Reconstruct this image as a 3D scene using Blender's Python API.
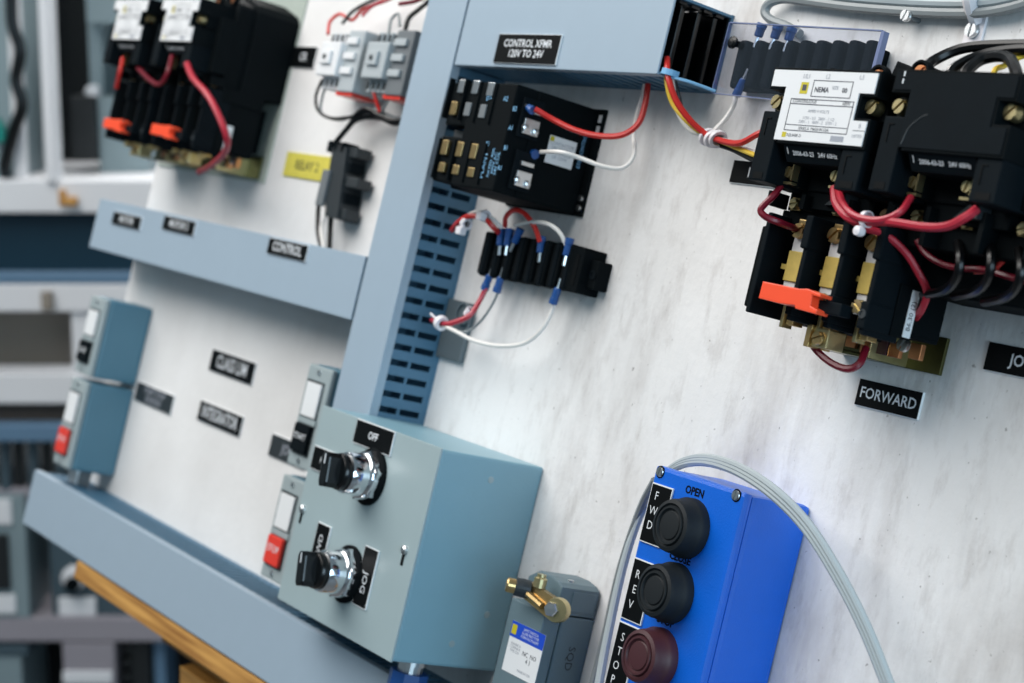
import bpy, bmesh, math, random
from mathutils import Vector, Matrix
random.seed(7)
SC = bpy.context.scene
COL = SC.collection
for o in list(bpy.data.objects): bpy.data.objects.remove(o)

# ------------------------------------------------------------------ camera
# Board frame in millimetres: u right, v up, n out of the board. The board leans
# back on an easel; the camera itself is level and pitched slightly down.
FPX, YAW, PIT, ROL = 1860.0, -0.9565, -0.014153, -0.234697
DC = 800.0
def _rows():
    f = Vector((math.sin(YAW)*math.cos(PIT), math.cos(YAW)*math.cos(PIT), math.sin(PIT)))
    r = Vector((math.cos(YAW), -math.sin(YAW), 0)); d = f.cross(r)
    cg, sg = math.cos(ROL), math.sin(ROL)
    return cg*r + sg*d, -sg*r + cg*d, f
RR, DD, FF = _rows()
THETA = math.atan2(RR.z, RR.y)
CAMW = Vector((1.2, -1.0, 1.52))
LEAN = Matrix.Rotation(-THETA, 4, 'X')
# board frame point (u, -n, v) is measured from the foot of the camera on the board
BOARD = Matrix.Translation(CAMW) @ LEAN @ Matrix.Translation(Vector((0, DC*.001, 0)))
def P(x, y, n=0.0):
    ray = RR*((x-512)/FPX) + DD*((y-341.5)/FPX) + FF
    t = (DC-n)/ray.y
    return ray.x*t, ray.z*t
def PU(x, y, u):                     # point on the plane u = const: (v, n)
    ray = RR*((x-512)/FPX) + DD*((y-341.5)/FPX) + FF
    t = u/ray.x
    return ray.z*t, DC-ray.y*t
cam = bpy.data.cameras.new('camera'); camo = bpy.data.objects.new('camera', cam); COL.objects.link(camo)
cam.sensor_width = 36; cam.lens = FPX/1024*36; cam.clip_start = .01
L3 = LEAN.to_3x3()
mw = Matrix((L3@RR, -(L3@DD), -(L3@FF))).transposed().to_4x4(); mw.translation = CAMW
camo.matrix_world = mw
SC.camera = camo
cam.dof.use_dof = True; cam.dof.focus_distance = 1.12; cam.dof.aperture_fstop = 8.0
# ------------------------------------------------------------------ world, light, exposure
w = bpy.data.worlds.new('room_light'); SC.world = w; w.use_nodes = True
w.node_tree.nodes['Background'].inputs[0].default_value = (.55, .72, .82, 1)
w.node_tree.nodes['Background'].inputs[1].default_value = .26
def area(name, loc, target, sx, sy, power, color):
    l = bpy.data.lights.new(name, 'AREA'); l.shape = 'RECTANGLE'; l.size = sx; l.size_y = sy; l.energy = power; l.color = color
    o = bpy.data.objects.new(name, l); COL.objects.link(o); o.location = loc
    o.rotation_euler = (Vector(target)-Vector(loc)).to_track_quat('-Z', 'Y').to_euler()
    return o
area('ceiling_fluorescent_near', (-.6, -1.3, 3.05), (-.1, -.1, 1.2), 3.0, 1.5, 82, (1, .97, .935))
area('ceiling_fluorescent_far', (-2.9, 1.1, 3.05), (-2.9, 1.6, 1.0), 2.4, 1.2, 120, (1, .97, .94))
area('window_daylight', (3.3, -.9, 1.75), (.1, -.05, 1.2), 1.6, 1.5, 52, (.60, .83, 1))
SC.view_settings.view_transform = 'Standard'; SC.view_settings.look = 'None'
SC.view_settings.gamma = 1; SC.view_settings.use_curve_mapping = False
SC.view_settings.exposure = 0.0

# ------------------------------------------------------------------ materials
def lin(c):
    return tuple((x/255/12.92 if x/255 <= .04045 else ((x/255+.055)/1.055)**2.4) for x in c)
MATS = {}
def mat(name, rgb, rough=.5, metal=0, spec=.5, var=.08, vscale=60, bump=0, bscale=400, alpha=1, trans=0, emit=0):
    m = bpy.data.materials.new(name); m.use_nodes = True; nt = m.node_tree; b = nt.nodes['Principled BSDF']
    c = lin(rgb)
    b.inputs['Roughness'].default_value = rough; b.inputs['Metallic'].default_value = metal
    b.inputs['Specular IOR Level'].default_value = spec
    tc = nt.nodes.new('ShaderNodeTexCoord')
    nz = nt.nodes.new('ShaderNodeTexNoise'); nz.inputs['Scale'].default_value = vscale; nz.inputs['Detail'].default_value = 4
    nt.links.new(tc.outputs['Object'], nz.inputs['Vector'])
    mx = nt.nodes.new('ShaderNodeMix'); mx.data_type = 'RGBA'
    mx.inputs[6].default_value = (*[x*(1-var) for x in c], 1); mx.inputs[7].default_value = (*[min(1, x*(1+var)) for x in c], 1)
    nt.links.new(nz.outputs['Fac'], mx.inputs[0]); nt.links.new(mx.outputs[2], b.inputs['Base Color'])
    if bump:
        n2 = nt.nodes.new('ShaderNodeTexNoise'); n2.inputs['Scale'].default_value = bscale
        nt.links.new(tc.outputs['Object'], n2.inputs['Vector'])
        bp = nt.nodes.new('ShaderNodeBump'); bp.inputs['Strength'].default_value = bump; bp.inputs['Distance'].default_value = .0006
        nt.links.new(n2.outputs['Fac'], bp.inputs['Height']); nt.links.new(bp.outputs[0], b.inputs['Normal'])
    if trans:
        b.inputs['Transmission Weight'].default_value = trans; b.inputs['IOR'].default_value = 1.2
    if emit:
        b.inputs['Emission Color'].default_value = (*c, 1); b.inputs['Emission Strength'].default_value = emit
    MATS[name] = m; return m
mat('duct', (150, 168, 183), .45, var=.03)
mat('duct_wall_shaded', (70, 110, 136), .5, var=.04)  # same paint as the cover, with the shade of the sides put into its colour
mat('box_paint', (152, 170, 174), .38, var=.03, bump=.12, bscale=700)
mat('box_paint_cool_lit', (128, 166, 180), .4, var=.03, bump=.12, bscale=700)  # box paint made bluer, the cool light on its side put into the colour
mat('black', (7, 13, 16), .7, spec=.07, var=.25, bump=.05)
mat('black_gloss', (5, 7, 9), .25, var=.2)
mat('black_soft', (10, 18, 23), .7, spec=.08, var=.25, bump=.15, bscale=300)
mat('rubber', (20, 26, 30), .62, spec=.3, var=.2, bump=.1)
mat('maroon', (66, 30, 36), .5, var=.15)
mat('tag_black', (7, 10, 12), .5, spec=.1, var=.1)
mat('white_plastic', (225, 228, 230), .4, var=.02)
mat('print_white', (215, 220, 225), .5, var=.02)
mat('print_cool', (120, 175, 215), .5, var=.02)
mat('plate_white', (222, 224, 226), .35, var=.02)
mat('print_grey', (60, 64, 74), .5, var=.05)
mat('print_pale', (150, 155, 165), .5, var=.05)
mat('print_black', (6, 8, 14), .7, spec=.1, var=.05)
mat('yellow_print', (190, 176, 20), .5, var=.05)
mat('brass', (190, 162, 112), .3, metal=.9, var=.2, vscale=300)
mat('brass_strip', (190, 168, 88), .5, metal=.2, var=.22, vscale=250)
mat('zinc', (190, 176, 132), .3, metal=.9, var=.25, vscale=120)
mat('bracket_zinc', (96, 94, 58), .3, metal=.8, var=.4, vscale=70)
mat('copper', (205, 140, 96), .3, metal=.9, var=.2, vscale=200)
mat('steel', (205, 208, 210), .28, metal=1, var=.08, vscale=200)
mat('chrome', (225, 228, 232), .1, metal=1, var=.03)
mat('silver_strip', (205, 206, 208), .5, metal=.15, var=.08)
mat('orange', (240, 78, 40), .4, var=.04)
mat('red', (222, 58, 44), .38, var=.05)
mat('red_wire', (196, 40, 34), .35, var=.05)
mat('crimson_wire', (172, 36, 54), .35, var=.06)
mat('maroon_wire', (112, 18, 36), .3, var=.06)
mat('white_wire', (225, 222, 218), .4, var=.03)
mat('yellow_wire', (225, 190, 60), .4, var=.05)
mat('black_wire', (7, 8, 10), .3, spec=.35, var=.1)
mat('grey_cable', (172, 182, 186), .42, var=.05)
mat('slate_cable', (132, 138, 140), .42, var=.05)
mat('spade_blue', (22, 74, 138), .4, var=.08)
mat('tie_white', (226, 222, 226), .4, var=.03)
mat('blue', (0, 96, 206), .36, var=.06, bump=.25, bscale=900)
mat('limit_grey', (94, 114, 122), .5, var=.06, bump=.2, bscale=800)
mat('label_blue', (20, 70, 190), .4, var=.03)
mat('station', (150, 163, 166), .45, var=.05)
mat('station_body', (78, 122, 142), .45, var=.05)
mat('relay_grey', (168, 176, 180), .5, var=.05)
mat('relay_dark', (104, 110, 114), .5, var=.06)
mat('slate', (38, 45, 49), .5, var=.1)
mat('yellow_tag', (206, 196, 84), .5, var=.2, vscale=90)
mat('wood', (192, 138, 66), .55, var=.25, vscale=18)
mat('grey_plate', (88, 99, 104), .4, var=.1)
mat('acrylic_edge', (112, 124, 160), .2, var=.05)
mat('plate_green', (168, 178, 170), .4, var=.1)
mat('bench_teal', (6, 46, 64), .4, var=.1, vscale=8)
mat('bench_white', (226, 228, 232), .5, var=.04, vscale=8)
mat('bench_tan', (140, 132, 122), .6, var=.12, vscale=6)
mat('bench_blue', (96, 128, 156), .45, var=.1, vscale=8)
mat('bench_dark', (22, 27, 30), .5, var=.25, vscale=8)
mat('enclosure', (128, 146, 152), .45, var=.08, vscale=12)
mat('enclosure_dark', (64, 82, 92), .45, var=.08, vscale=12)
mat('mauve', (150, 146, 154), .5, var=.08, vscale=10)
mat('speckle', (74, 66, 60), .7, var=.6, vscale=90)
mat('teal_paint', (20, 140, 130), .4)
mat('floor_mat', (96, 98, 100), .6, var=.12, vscale=6)
mat('wall_paint', (196, 202, 206), .7, var=.03, vscale=3)

def clear_mat():
    m = bpy.data.materials.new('clear_acrylic'); m.use_nodes = True; nt = m.node_tree
    for n in list(nt.nodes): nt.nodes.remove(n)
    out = nt.nodes.new('ShaderNodeOutputMaterial'); mx = nt.nodes.new('ShaderNodeMixShader')
    tr = nt.nodes.new('ShaderNodeBsdfTransparent'); tr.inputs[0].default_value = (.90, .91, .95, 1)
    gl = nt.nodes.new('ShaderNodeBsdfGlossy'); gl.inputs['Roughness'].default_value = .08; gl.inputs[0].default_value = (.9, .93, 1, 1)
    lw = nt.nodes.new('ShaderNodeLayerWeight'); lw.inputs[0].default_value = .3
    mm = nt.nodes.new('ShaderNodeMath'); mm.operation = 'MULTIPLY'; mm.inputs[1].default_value = .35
    nt.links.new(lw.outputs['Facing'], mm.inputs[0]); nt.links.new(mm.outputs[0], mx.inputs[0]); nt.links.new(tr.outputs[0], mx.inputs[1]); nt.links.new(gl.outputs[0], mx.inputs[2])
    nt.links.new(mx.outputs[0], out.inputs[0]); MATS['clear'] = m
clear_mat()
def board_mat():
    m = bpy.data.materials.new('white_painted_plywood'); m.use_nodes = True; nt = m.node_tree; b = nt.nodes['Principled BSDF']
    b.inputs['Roughness'].default_value = .55; b.inputs['Specular IOR Level'].default_value = .35
    tc = nt.nodes.new('ShaderNodeTexCoord')
    def noise(sc, det, scale=(1, 1, 1), rough=.55):
        mp = nt.nodes.new('ShaderNodeMapping'); mp.inputs['Scale'].default_value = scale
        nt.links.new(tc.outputs['Object'], mp.inputs['Vector'])
        n = nt.nodes.new('ShaderNodeTexNoise'); n.inputs['Scale'].default_value = sc; n.inputs['Detail'].default_value = det
        n.inputs['Roughness'].default_value = rough
        nt.links.new(mp.outputs[0], n.inputs['Vector']); return n.outputs['Fac']
    def ramp(fac, p0, p1, c0, c1):
        r = nt.nodes.new('ShaderNodeValToRGB'); e = r.color_ramp.elements
        e[0].position = p0; e[0].color = (*c0, 1); e[1].position = p1; e[1].color = (*c1, 1)
        nt.links.new(fac, r.inputs[0]); return r.outputs[0]
    def mult(a, c, f=1):
        x = nt.nodes.new('ShaderNodeMix'); x.data_type = 'RGBA'; x.blend_type = 'MULTIPLY'; x.inputs[0].default_value = f
        nt.links.new(a, x.inputs[6]); nt.links.new(c, x.inputs[7]); return x.outputs[2]
    big = ramp(noise(5, 5), .34, .62, (.68, .675, .67), (.80, .80, .80))
    smear = ramp(noise(9, 6, (1, 1, .35), .65), .35, .53, (.70, .675, .66), (1, 1, 1))
    fine = ramp(noise(55, 5, (1, 1, .4), .7), .30, .48, (.80, .785, .775), (1, 1, 1))
    fleck = ramp(noise(210, 2), .26, .31, (.55, .54, .53), (1, 1, 1))
    # raw and worn towards the right-hand end of the board, cleaner towards the left
    sx = nt.nodes.new('ShaderNodeSeparateXYZ'); nt.links.new(tc.outputs['Object'], sx.inputs[0])
    mr = nt.nodes.new('ShaderNodeMapRange'); mr.inputs[1].default_value = -.25; mr.inputs[2].default_value = .08
    mr.inputs[3].default_value = .12; mr.inputs[4].default_value = 1
    nt.links.new(sx.outputs[0], mr.inputs[0])
    def multf(a, c):
        x = nt.nodes.new('ShaderNodeMix'); x.data_type = 'RGBA'; x.blend_type = 'MULTIPLY'
        nt.links.new(mr.outputs[0], x.inputs[0]); nt.links.new(a, x.inputs[6]); nt.links.new(c, x.inputs[7]); return x.outputs[2]
    cc = multf(multf(multf(big, smear), fine), fleck)
    nt.links.new(cc, b.inputs['Base Color'])
    add = nt.nodes.new('ShaderNodeMath'); add.operation = 'ADD'
    nt.links.new(noise(26, 4, (6, 6, .8)), add.inputs[0]); nt.links.new(noise(120, 4), add.inputs[1])
    bp = nt.nodes.new('ShaderNodeBump'); bp.inputs['Strength'].default_value = .35; bp.inputs['Distance'].default_value = .0012
    nt.links.new(add.outputs[0], bp.inputs['Height']); nt.links.new(bp.outputs[0], b.inputs['Normal'])
    MATS['board'] = m
board_mat()
# wood grain along the length
def grain(m):
    nt = m.node_tree; b = nt.nodes['Principled BSDF']; tc = nt.nodes.new('ShaderNodeTexCoord'); mp = nt.nodes.new('ShaderNodeMapping')
    mp.inputs['Scale'].default_value = (2, 40, 40); nt.links.new(tc.outputs['Object'], mp.inputs[0])
    n = nt.nodes.new('ShaderNodeTexNoise'); n.inputs['Scale'].default_value = 3; n.inputs['Detail'].default_value = 6; nt.links.new(mp.outputs[0], n.inputs[0])
    r = nt.nodes.new('ShaderNodeValToRGB'); r.color_ramp.elements[0].position = .35; r.color_ramp.elements[1].position = .65
    r.color_ramp.elements[0].color = (*lin((140, 92, 40)), 1); r.color_ramp.elements[1].color = (*lin((206, 156, 84)), 1)
    nt.links.new(n.outputs['Fac'], r.inputs[0]); nt.links.new(r.outputs[0], b.inputs['Base Color'])
grain(MATS['wood'])

# ------------------------------------------------------------------ builders
class G:
    """mesh collector; points are (u, v, n) in millimetres"""
    def __init__(s): s.bm = bmesh.new()
    def _v(s, p): return s.bm.verts.new((p[0], -p[2], p[1]))
    def box(s, u0, u1, v0, v1, n0, n1, bev=0, seg=2):
        vs = [s._v((u, v, n)) for n in (n0, n1) for v in (v0, v1) for u in (u0, u1)]
        fs = [s.bm.faces.new([vs[i] for i in q]) for q in ((0, 1, 3, 2), (4, 6, 7, 5), (0, 4, 5, 1), (2, 3, 7, 6), (0, 2, 6, 4), (1, 5, 7, 3))]
        bmesh.ops.recalc_face_normals(s.bm, faces=fs)
        if bev:
            es = list({e for f in fs for e in f.edges})
            bmesh.ops.bevel(s.bm, geom=es, offset=bev, segments=seg, affect='EDGES', profile=.6)
        return s
    def prism(s, poly, n0, n1, bev=0):
        a = [s._v((u, v, n0)) for u, v in poly]; b = [s._v((u, v, n1)) for u, v in poly]; k = len(poly)
        fs = [s.bm.faces.new(a), s.bm.faces.new(b[::-1])]
        for i in range(k): fs.append(s.bm.faces.new([a[i], a[(i+1) % k], b[(i+1) % k], b[i]]))
        bmesh.ops.recalc_face_normals(s.bm, faces=fs)
        if bev:
            bmesh.ops.bevel(s.bm, geom=list(fs[1].edges), offset=bev, segments=2, affect='EDGES', profile=.6)
        return s
    def loft(s, A, B):
        """solid between two equal-length rings of 3-D points"""
        a = [s._v(p) for p in A]; b = [s._v(p) for p in B]; k = len(A)
        fs = [s.bm.faces.new(a), s.bm.faces.new(b[::-1])]
        for i in range(k): fs.append(s.bm.faces.new([a[i], a[(i+1) % k], b[(i+1) % k], b[i]]))
        bmesh.ops.recalc_face_normals(s.bm, faces=fs); return s
    def lathe(s, c, prof, axis=(0, 0, 1), seg=24):
        ax = Vector(axis).normalized(); t = Vector((0, 1, 0)) if abs(ax.y) < .9 else Vector((1, 0, 0))
        e1 = ax.cross(t).normalized(); e2 = ax.cross(e1); c = Vector(c); rings = []
        for r, h in prof:
            if r < 1e-6: rings.append([s._v(c+ax*h)])
            else: rings.append([s._v(c+ax*h+(e1*math.cos(2*math.pi*i/seg)+e2*math.sin(2*math.pi*i/seg))*r) for i in range(seg)])
        fs = []
        for A, B in zip(rings, rings[1:]):
            for i in range(seg):
                j = (i+1) % seg
                if len(A) == 1 and len(B) == 1: continue
                if len(A) == 1: fs.append(s.bm.faces.new([A[0], B[i], B[j]]))
                elif len(B) == 1: fs.append(s.bm.faces.new([A[i], A[j], B[0]]))
                else: fs.append(s.bm.faces.new([A[i], A[j], B[j], B[i]]))
        for R in (rings[0], rings[-1]):
            if len(R) > 1: fs.append(s.bm.faces.new(R))
        bmesh.ops.recalc_face_normals(s.bm, faces=fs); return s
    def cyl(s, c, r, h, axis=(0, 0, 1), seg=20): return s.lathe(c, [(r, 0), (r, h)], axis, seg)
    def tube(s, pts, r, seg=8, sub=6):
        pts = [Vector(p) for p in pts]
        q = [pts[0]*2-pts[1]] + pts + [pts[-1]*2-pts[-2]]; path = []
        for i in range(1, len(q)-2):
            for k in range(sub):
                t = k/sub; a, b, c, d = q[i-1:i+3]
                path.append(.5*((2*b)+(c-a)*t+(2*a-5*b+4*c-d)*t*t+(3*b-a-3*c+d)*t**3))
        path.append(pts[-1]); ring0 = None; nrm = None; fs = []; first = None
        for i, p in enumerate(path):
            tg = (path[min(i+1, len(path)-1)]-path[max(i-1, 0)]).normalized()
            if nrm is None:
                nrm = tg.cross(Vector((0, 0, 1)) if abs(tg.z) < .9 else Vector((1, 0, 0))).normalized()
            nrm = (nrm-tg*nrm.dot(tg)).normalized(); bn = tg.cross(nrm)
            ring = [s._v(p+(nrm*math.cos(2*math.pi*k/seg)+bn*math.sin(2*math.pi*k/seg))*r) for k in range(seg)]
            if ring0:
                for k in range(seg): fs.append(s.bm.faces.new([ring0[k], ring0[(k+1) % seg], ring[(k+1) % seg], ring[k]]))
            else: first = ring
            ring0 = ring
        fs.append(s.bm.faces.new(first)); fs.append(s.bm.faces.new(ring0))
        bmesh.ops.recalc_face_normals(s.bm, faces=fs); return s
    def build(s, name, m, parent=None, org=(0, 0, 0), smooth=False, frame=None):
        me = bpy.data.meshes.new(name); o3 = Vector((org[0], -org[2], org[1]))
        for v in s.bm.verts: v.co = (v.co-o3)*.001
        if smooth:
            for f in s.bm.faces: f.smooth = True
        s.bm.to_mesh(me); s.bm.free()
        me.materials.append(MATS[m])
        if smooth: me.set_sharp_from_angle(angle=.7)
        o = bpy.data.objects.new(name, me); COL.objects.link(o)
        if parent: o.parent = parent
        else: o.matrix_world = (frame or BOARD) @ Matrix.Translation(o3*.001)
        return o
CUR = {}
def thing(name, label, cat, org=(0, 0, 0), group=None, frame=None):
    o = bpy.data.objects.new(name, None); COL.objects.link(o); o.empty_display_size = .02
    o.matrix_world = (frame or BOARD) @ Matrix.Translation(Vector((org[0], -org[2], org[1]))*.001)
    o['label'] = label; o['category'] = cat
    if group: o['group'] = group
    CUR['o'] = o; CUR['org'] = org
    return o
def part(g, name, m, parent=None, smooth=False):
    return g.build(name, m, parent or CUR['o'], CUR['org'], smooth)
def tag(o, label, cat, group=None):
    o['label'] = label; o['category'] = cat
    if group: o['group'] = group
    return o
def lettering(body, c, size, m='print_white', parent=None, xd=(1, 0, 0), yd=(0, 1, 0), name='lettering', bold=0, stretch=1):
    """flat lettering centred on c; xd / yd are reading and up directions in (u, v, n)"""
    cu = bpy.data.curves.new('text', 'FONT'); cu.body = body; cu.size = size*1.38; cu.align_x = 'CENTER'; cu.align_y = 'CENTER'
    cu.resolution_u = 2; cu.offset = bold; cu.space_line = .95
    ob = bpy.data.objects.new('text', cu)
    me = bpy.data.meshes.new_from_object(ob); bpy.data.objects.remove(ob)
    X, Y, C = Vector(xd), Vector(yd), Vector(c)-Vector(CUR['org'])
    for v in me.vertices:
        q = C+X*v.co.x*stretch+Y*v.co.y
        v.co = Vector((q.x, -q.z, q.y))*.001
    me.materials.clear(); me.materials.append(MATS[m]); me.name = name
    o = bpy.data.objects.new(name, me); COL.objects.link(o); o.parent = parent or CUR['o']
    return o
def screw(c, r, h, ang=.6, m='brass', parent=None, axis='n', name='screw'):
    """slotted round-head screw standing on c"""
    g = G(); x, y, n = c
    g.lathe((x, y, n), [(r*.96, 0), (r, h*.3), (r*.92, h*.62)], seg=18)
    ca, sa = math.cos(ang), math.sin(ang)
    for sg in (1, -1):
        poly = []
        for i in range(9):
            t = math.pi*(i/8)*.88+math.pi*.06
            a, b = math.cos(t)*r*.9, math.sin(t)*r*.9*sg
            poly.append((x+a*ca-b*sa, y+a*sa+b*ca))
        g.prism(poly, n+h*.6, n+h)
    return part(g, name, m, parent)
def engraved_tag(u0, u1, v0, v1, n, text, label, size, cat='label', rot=0, group=None, tilt=0, name='engraved_label', bold=0, face='tag_black', core='white_plastic', ink='print_white', stretch=1):
    bold = .12
    uc, vc = (u0+u1)/2, (v0+v1)/2
    o = thing(name, label, cat, (uc, vc, n), group)
    if tilt: o.matrix_world = o.matrix_world @ Matrix.Rotation(-tilt, 4, 'Y')
    part(G().box(u0, u1, v0, v1, n, n+1.5, .2, 1), 'core', core)
    part(G().box(u0+.45, u1-.45, v0+.45, v1-.45, n+1.4, n+1.75), 'face', face)
    if text: lettering(text, (uc, vc, n+1.82), size, ink, bold=bold, stretch=stretch)
    return o
def nameplate(u0, u1, v0, v1, n, text, size, parent=None, xd=(1, 0, 0), yd=(0, 1, 0), off=(0, 0), bold=0):
    g = part(G().box(u0, u1, v0, v1, n, n+1.3, .15, 1), 'nameplate', 'white_plastic', parent)
    part(G().box(u0+.7, u1-.7, v0+.7, v1-.7, n+1.2, n+1.5), 'face', 'tag_black', g)
    if text: lettering(text, ((u0+u1)/2+off[0], (v0+v1)/2+off[1], n+1.6), size, parent=g, xd=xd, yd=yd, bold=bold)
    return g
def copy_tree(o, parent=None):
    c = o.copy(); COL.objects.link(c)
    if parent: c.parent = parent
    for ch in [x for x in bpy.data.objects if x.parent == o]: copy_tree(ch, c)
    return c
def wire(pts, r, m, label, name='wire', cat='wire', group=None, tip=None, seg=8):
    """pts are (px, py, n): pixel direction plus the distance off the board that the run takes"""
    q = []
    for a in pts:
        u, v = P(a[0], a[1], a[2]); q.append((u, v, a[2]))
    o = G().tube(q, r, seg).build(name, m, None, q[len(q)//2], True)
    return tag(o, label, cat, group)
def pin(px, py, n): return (*P(px, py, n), n)

# ------------------------------------------------------------------ room shell
YH = (L3@FF); YH = Vector((YH.x, YH.y, 0)).normalized(); XH = Vector((YH.y, -YH.x, 0))
ROOM = Matrix((XH, YH, Vector((0, 0, 1)))).transposed().to_4x4(); ROOM.translation = Vector((CAMW.x, CAMW.y, 0))
# ROOM frame: X right, Y away from the camera, Z up from the floor, metres
def bgp(px, py, d):
    ray = (L3@RR)*((px-512)/FPX)+(L3@DD)*((py-341.5)/FPX)+(L3@FF)
    t = d/ray.dot(YH); q = ray*t
    return q.dot(XH), q.z+CAMW.z
def rbox(g, x0, x1, y0, y1, z0, z1, bev=0): return g.box(x0*1000, x1*1000, z0*1000, z1*1000, -y1*1000, -y0*1000, bev*1000)
def rstruct(name, m, *a):
    o = rbox(G(), *a).build(name, m, None, (0, 0, 0), frame=ROOM); o['kind'] = 'structure'; return o
rstruct('floor', 'floor_mat', -5, 5, -3, 7.0, -.05, 0)
rstruct('wall_back', 'wall_paint', -5, 5, 6.0, 6.1, 0, 3)

# ------------------------------------------------------------------ the board and its easel
o = thing('display_board', 'large white painted plywood panel carrying all the electrical gear', 'board', (-1100, 0, 0))
part(G().box(-1845, -480, -345, 300, -18, 0, 1), 'panel', 'board')
part(G().box(-1843.5, -482, -343.5, 298.5, -19.5, -18), 'back_veneer', 'wood')

o = thing('easel', 'light brown wooden easel holding up the white board', 'easel', (-1500, -340, 0))
part(G().box(-1696, -600, -350.5, -333, .5, 50, 1.5), 'ledge', 'wood')
part(G().box(-1560, -640, -372, -351, -40, 10, 1.5), 'cross_rail', 'wood')
def leg(u, n0, n1, spread):
    # leg runs from under the ledge to the floor, plumb in the room
    g = G(); Bi = BOARD.inverted()
    top = BOARD @ Vector((u*.001, -(n0+n1)/2*.001, -.372)); bot = Vector((top.x+spread, top.y, 0))
    A = []; B = []
    for dx, dy in ((-.032, -.02), (.032, -.02), (.032, .02), (-.032, .02)):
        a = Bi @ Vector((top.x+dx, top.y+dy, top.z+.0)); b = Bi @ Vector((bot.x+dx, bot.y+dy, 0))
        A.append((a.x*1000, a.z*1000, -a.y*1000)); B.append((b.x*1000, b.z*1000, -b.y*1000))
    part(g.loft(A, B), 'leg', 'wood')
leg(-1462, -30, 30, -.06); leg(-760, -30, 30, .06)
g = G()
Bi = BOARD.inverted(); tp = BOARD @ Vector((-1.14, .03, .1)); A = []; B = []
for dx, dy in ((-.03, -.02), (.03, -.02), (.03, .02), (-.03, .02)):
    a = Bi @ Vector((tp.x+dx, tp.y+dy+.03, tp.z)); b = Bi @ Vector((tp.x+dx, tp.y+dy+.75, 0))
    A.append((a.x*1000, a.z*1000, -a.y*1000)); B.append((b.x*1000, b.z*1000, -b.y*1000))
part(g.loft(A, B), 'prop_leg', 'wood')

# ------------------------------------------------------------------ wiring ducts
def duct_body(axis, a0, a1, b0, b1, slots, D=49.5, first=0, long=False):
    """channel along axis ('u' or 'v'); b0..b1 is its width; slots = sides that get slots"""
    T = 1.8; pitch = 12.45; sl = 6.6 if long else 4.9
    def bx(g, a_0, a_1, b_0, b_1, n0, n1):
        if axis == 'v': g.box(b_0, b_1, a_0, a_1, n0, n1)
        else: g.box(a_0, a_1, b_0, b_1, n0, n1)
    g = G(); bx(g, a0, a1, b0, b1, .0, 2); part(g, 'back_channel', 'duct_wall_shaded')
    for side in (0, 1):
        c0, c1 = (b0+.4, b0+.4+T) if side == 0 else (b1-.4-T, b1-.4)
        g = G()
        if side in slots:
            bx(g, a0, a1, c0, c1, 2, 6); bx(g, a0, a1, c0, c1, 45, D)
            a = a0+first
            bx(g, a0, a, c0, c1, 6, 45)
            while a < a1-pitch:
                bx(g, a+sl, a+pitch, c0, c1, 6, 45)
                if not long: bx(g, a, a+sl, c0, c1, 24.4, 26.8)
                a += pitch
            bx(g, a, a1, c0, c1, 6, 45)
        else: bx(g, a0, a1, c0, c1, 2, D)
        part(g, 'slotted_wall' if side in slots else 'side_wall', 'duct_wall_shaded')
def duct_cover(axis, a0, a1, b0, b1, n=49.5):
    g = G()
    if axis == 'v':
        g.box(b0, b1, a0, a1, n, n+1.8, .6, 2); g.box(b0, b0+1.2, a0, a1, n-6, n+.2); g.box(b1-1.2, b1, a0, a1, n-6, n+.2)
    else:
        g.box(a0, a1, b0, b1, n, n+1.8, .6, 2); g.box(a0, a1, b0, b0+1.2, n-6, n+.2); g.box(a0, a1, b1-1.2, b1, n-6, n+.2)
    part(g, 'cover', 'duct')
thing('wiring_duct', 'upright grey-blue wiring duct with slotted side above the two-knob box', 'wiring duct', (-1253, 80, 0), 'grey wiring ducts on the board')
duct_body('v', -262, 292, -1282, -1225, (1,), first=3.2); duct_cover('v', -262, 292, -1282, -1225)
thing('wiring_duct', 'level grey-blue wiring duct with three black labels, left of the upright duct', 'wiring duct', (-1565, -8, 0), 'grey wiring ducts on the board')
duct_body('u', -1846, -1286, -34, 18, (0, 1)); duct_cover('u', -1846, -1286, -34, 18)
thing('wiring_duct', 'long grey-blue wiring duct along the lower edge, above the wooden ledge', 'wiring duct', (-1300, -303, 0), 'grey wiring ducts on the board')
duct_body('u', -1850, -640, -331, -274, (0, 1), long=True); duct_cover('u', -1850, -640, -331, -274)
thing('wiring_duct', 'open-ended grey-blue wiring duct bearing the transformer voltage label', 'wiring duct', (-1095, 203, 0), 'grey wiring ducts on the board')
duct_body('u', -1223, -970, 176, 230, (0, 1), long=True); duct_cover('u', -1222, -972, 176, 230)
# black sheets and fins put the shade inside the open end into colour
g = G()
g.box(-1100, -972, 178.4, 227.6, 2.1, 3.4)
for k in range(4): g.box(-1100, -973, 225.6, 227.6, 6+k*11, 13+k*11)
part(g, 'interior_shade', 'black_gloss')
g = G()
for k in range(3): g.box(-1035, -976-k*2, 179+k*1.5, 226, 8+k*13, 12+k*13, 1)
part(g, 'inner_fin', 'black_gloss')

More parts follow.
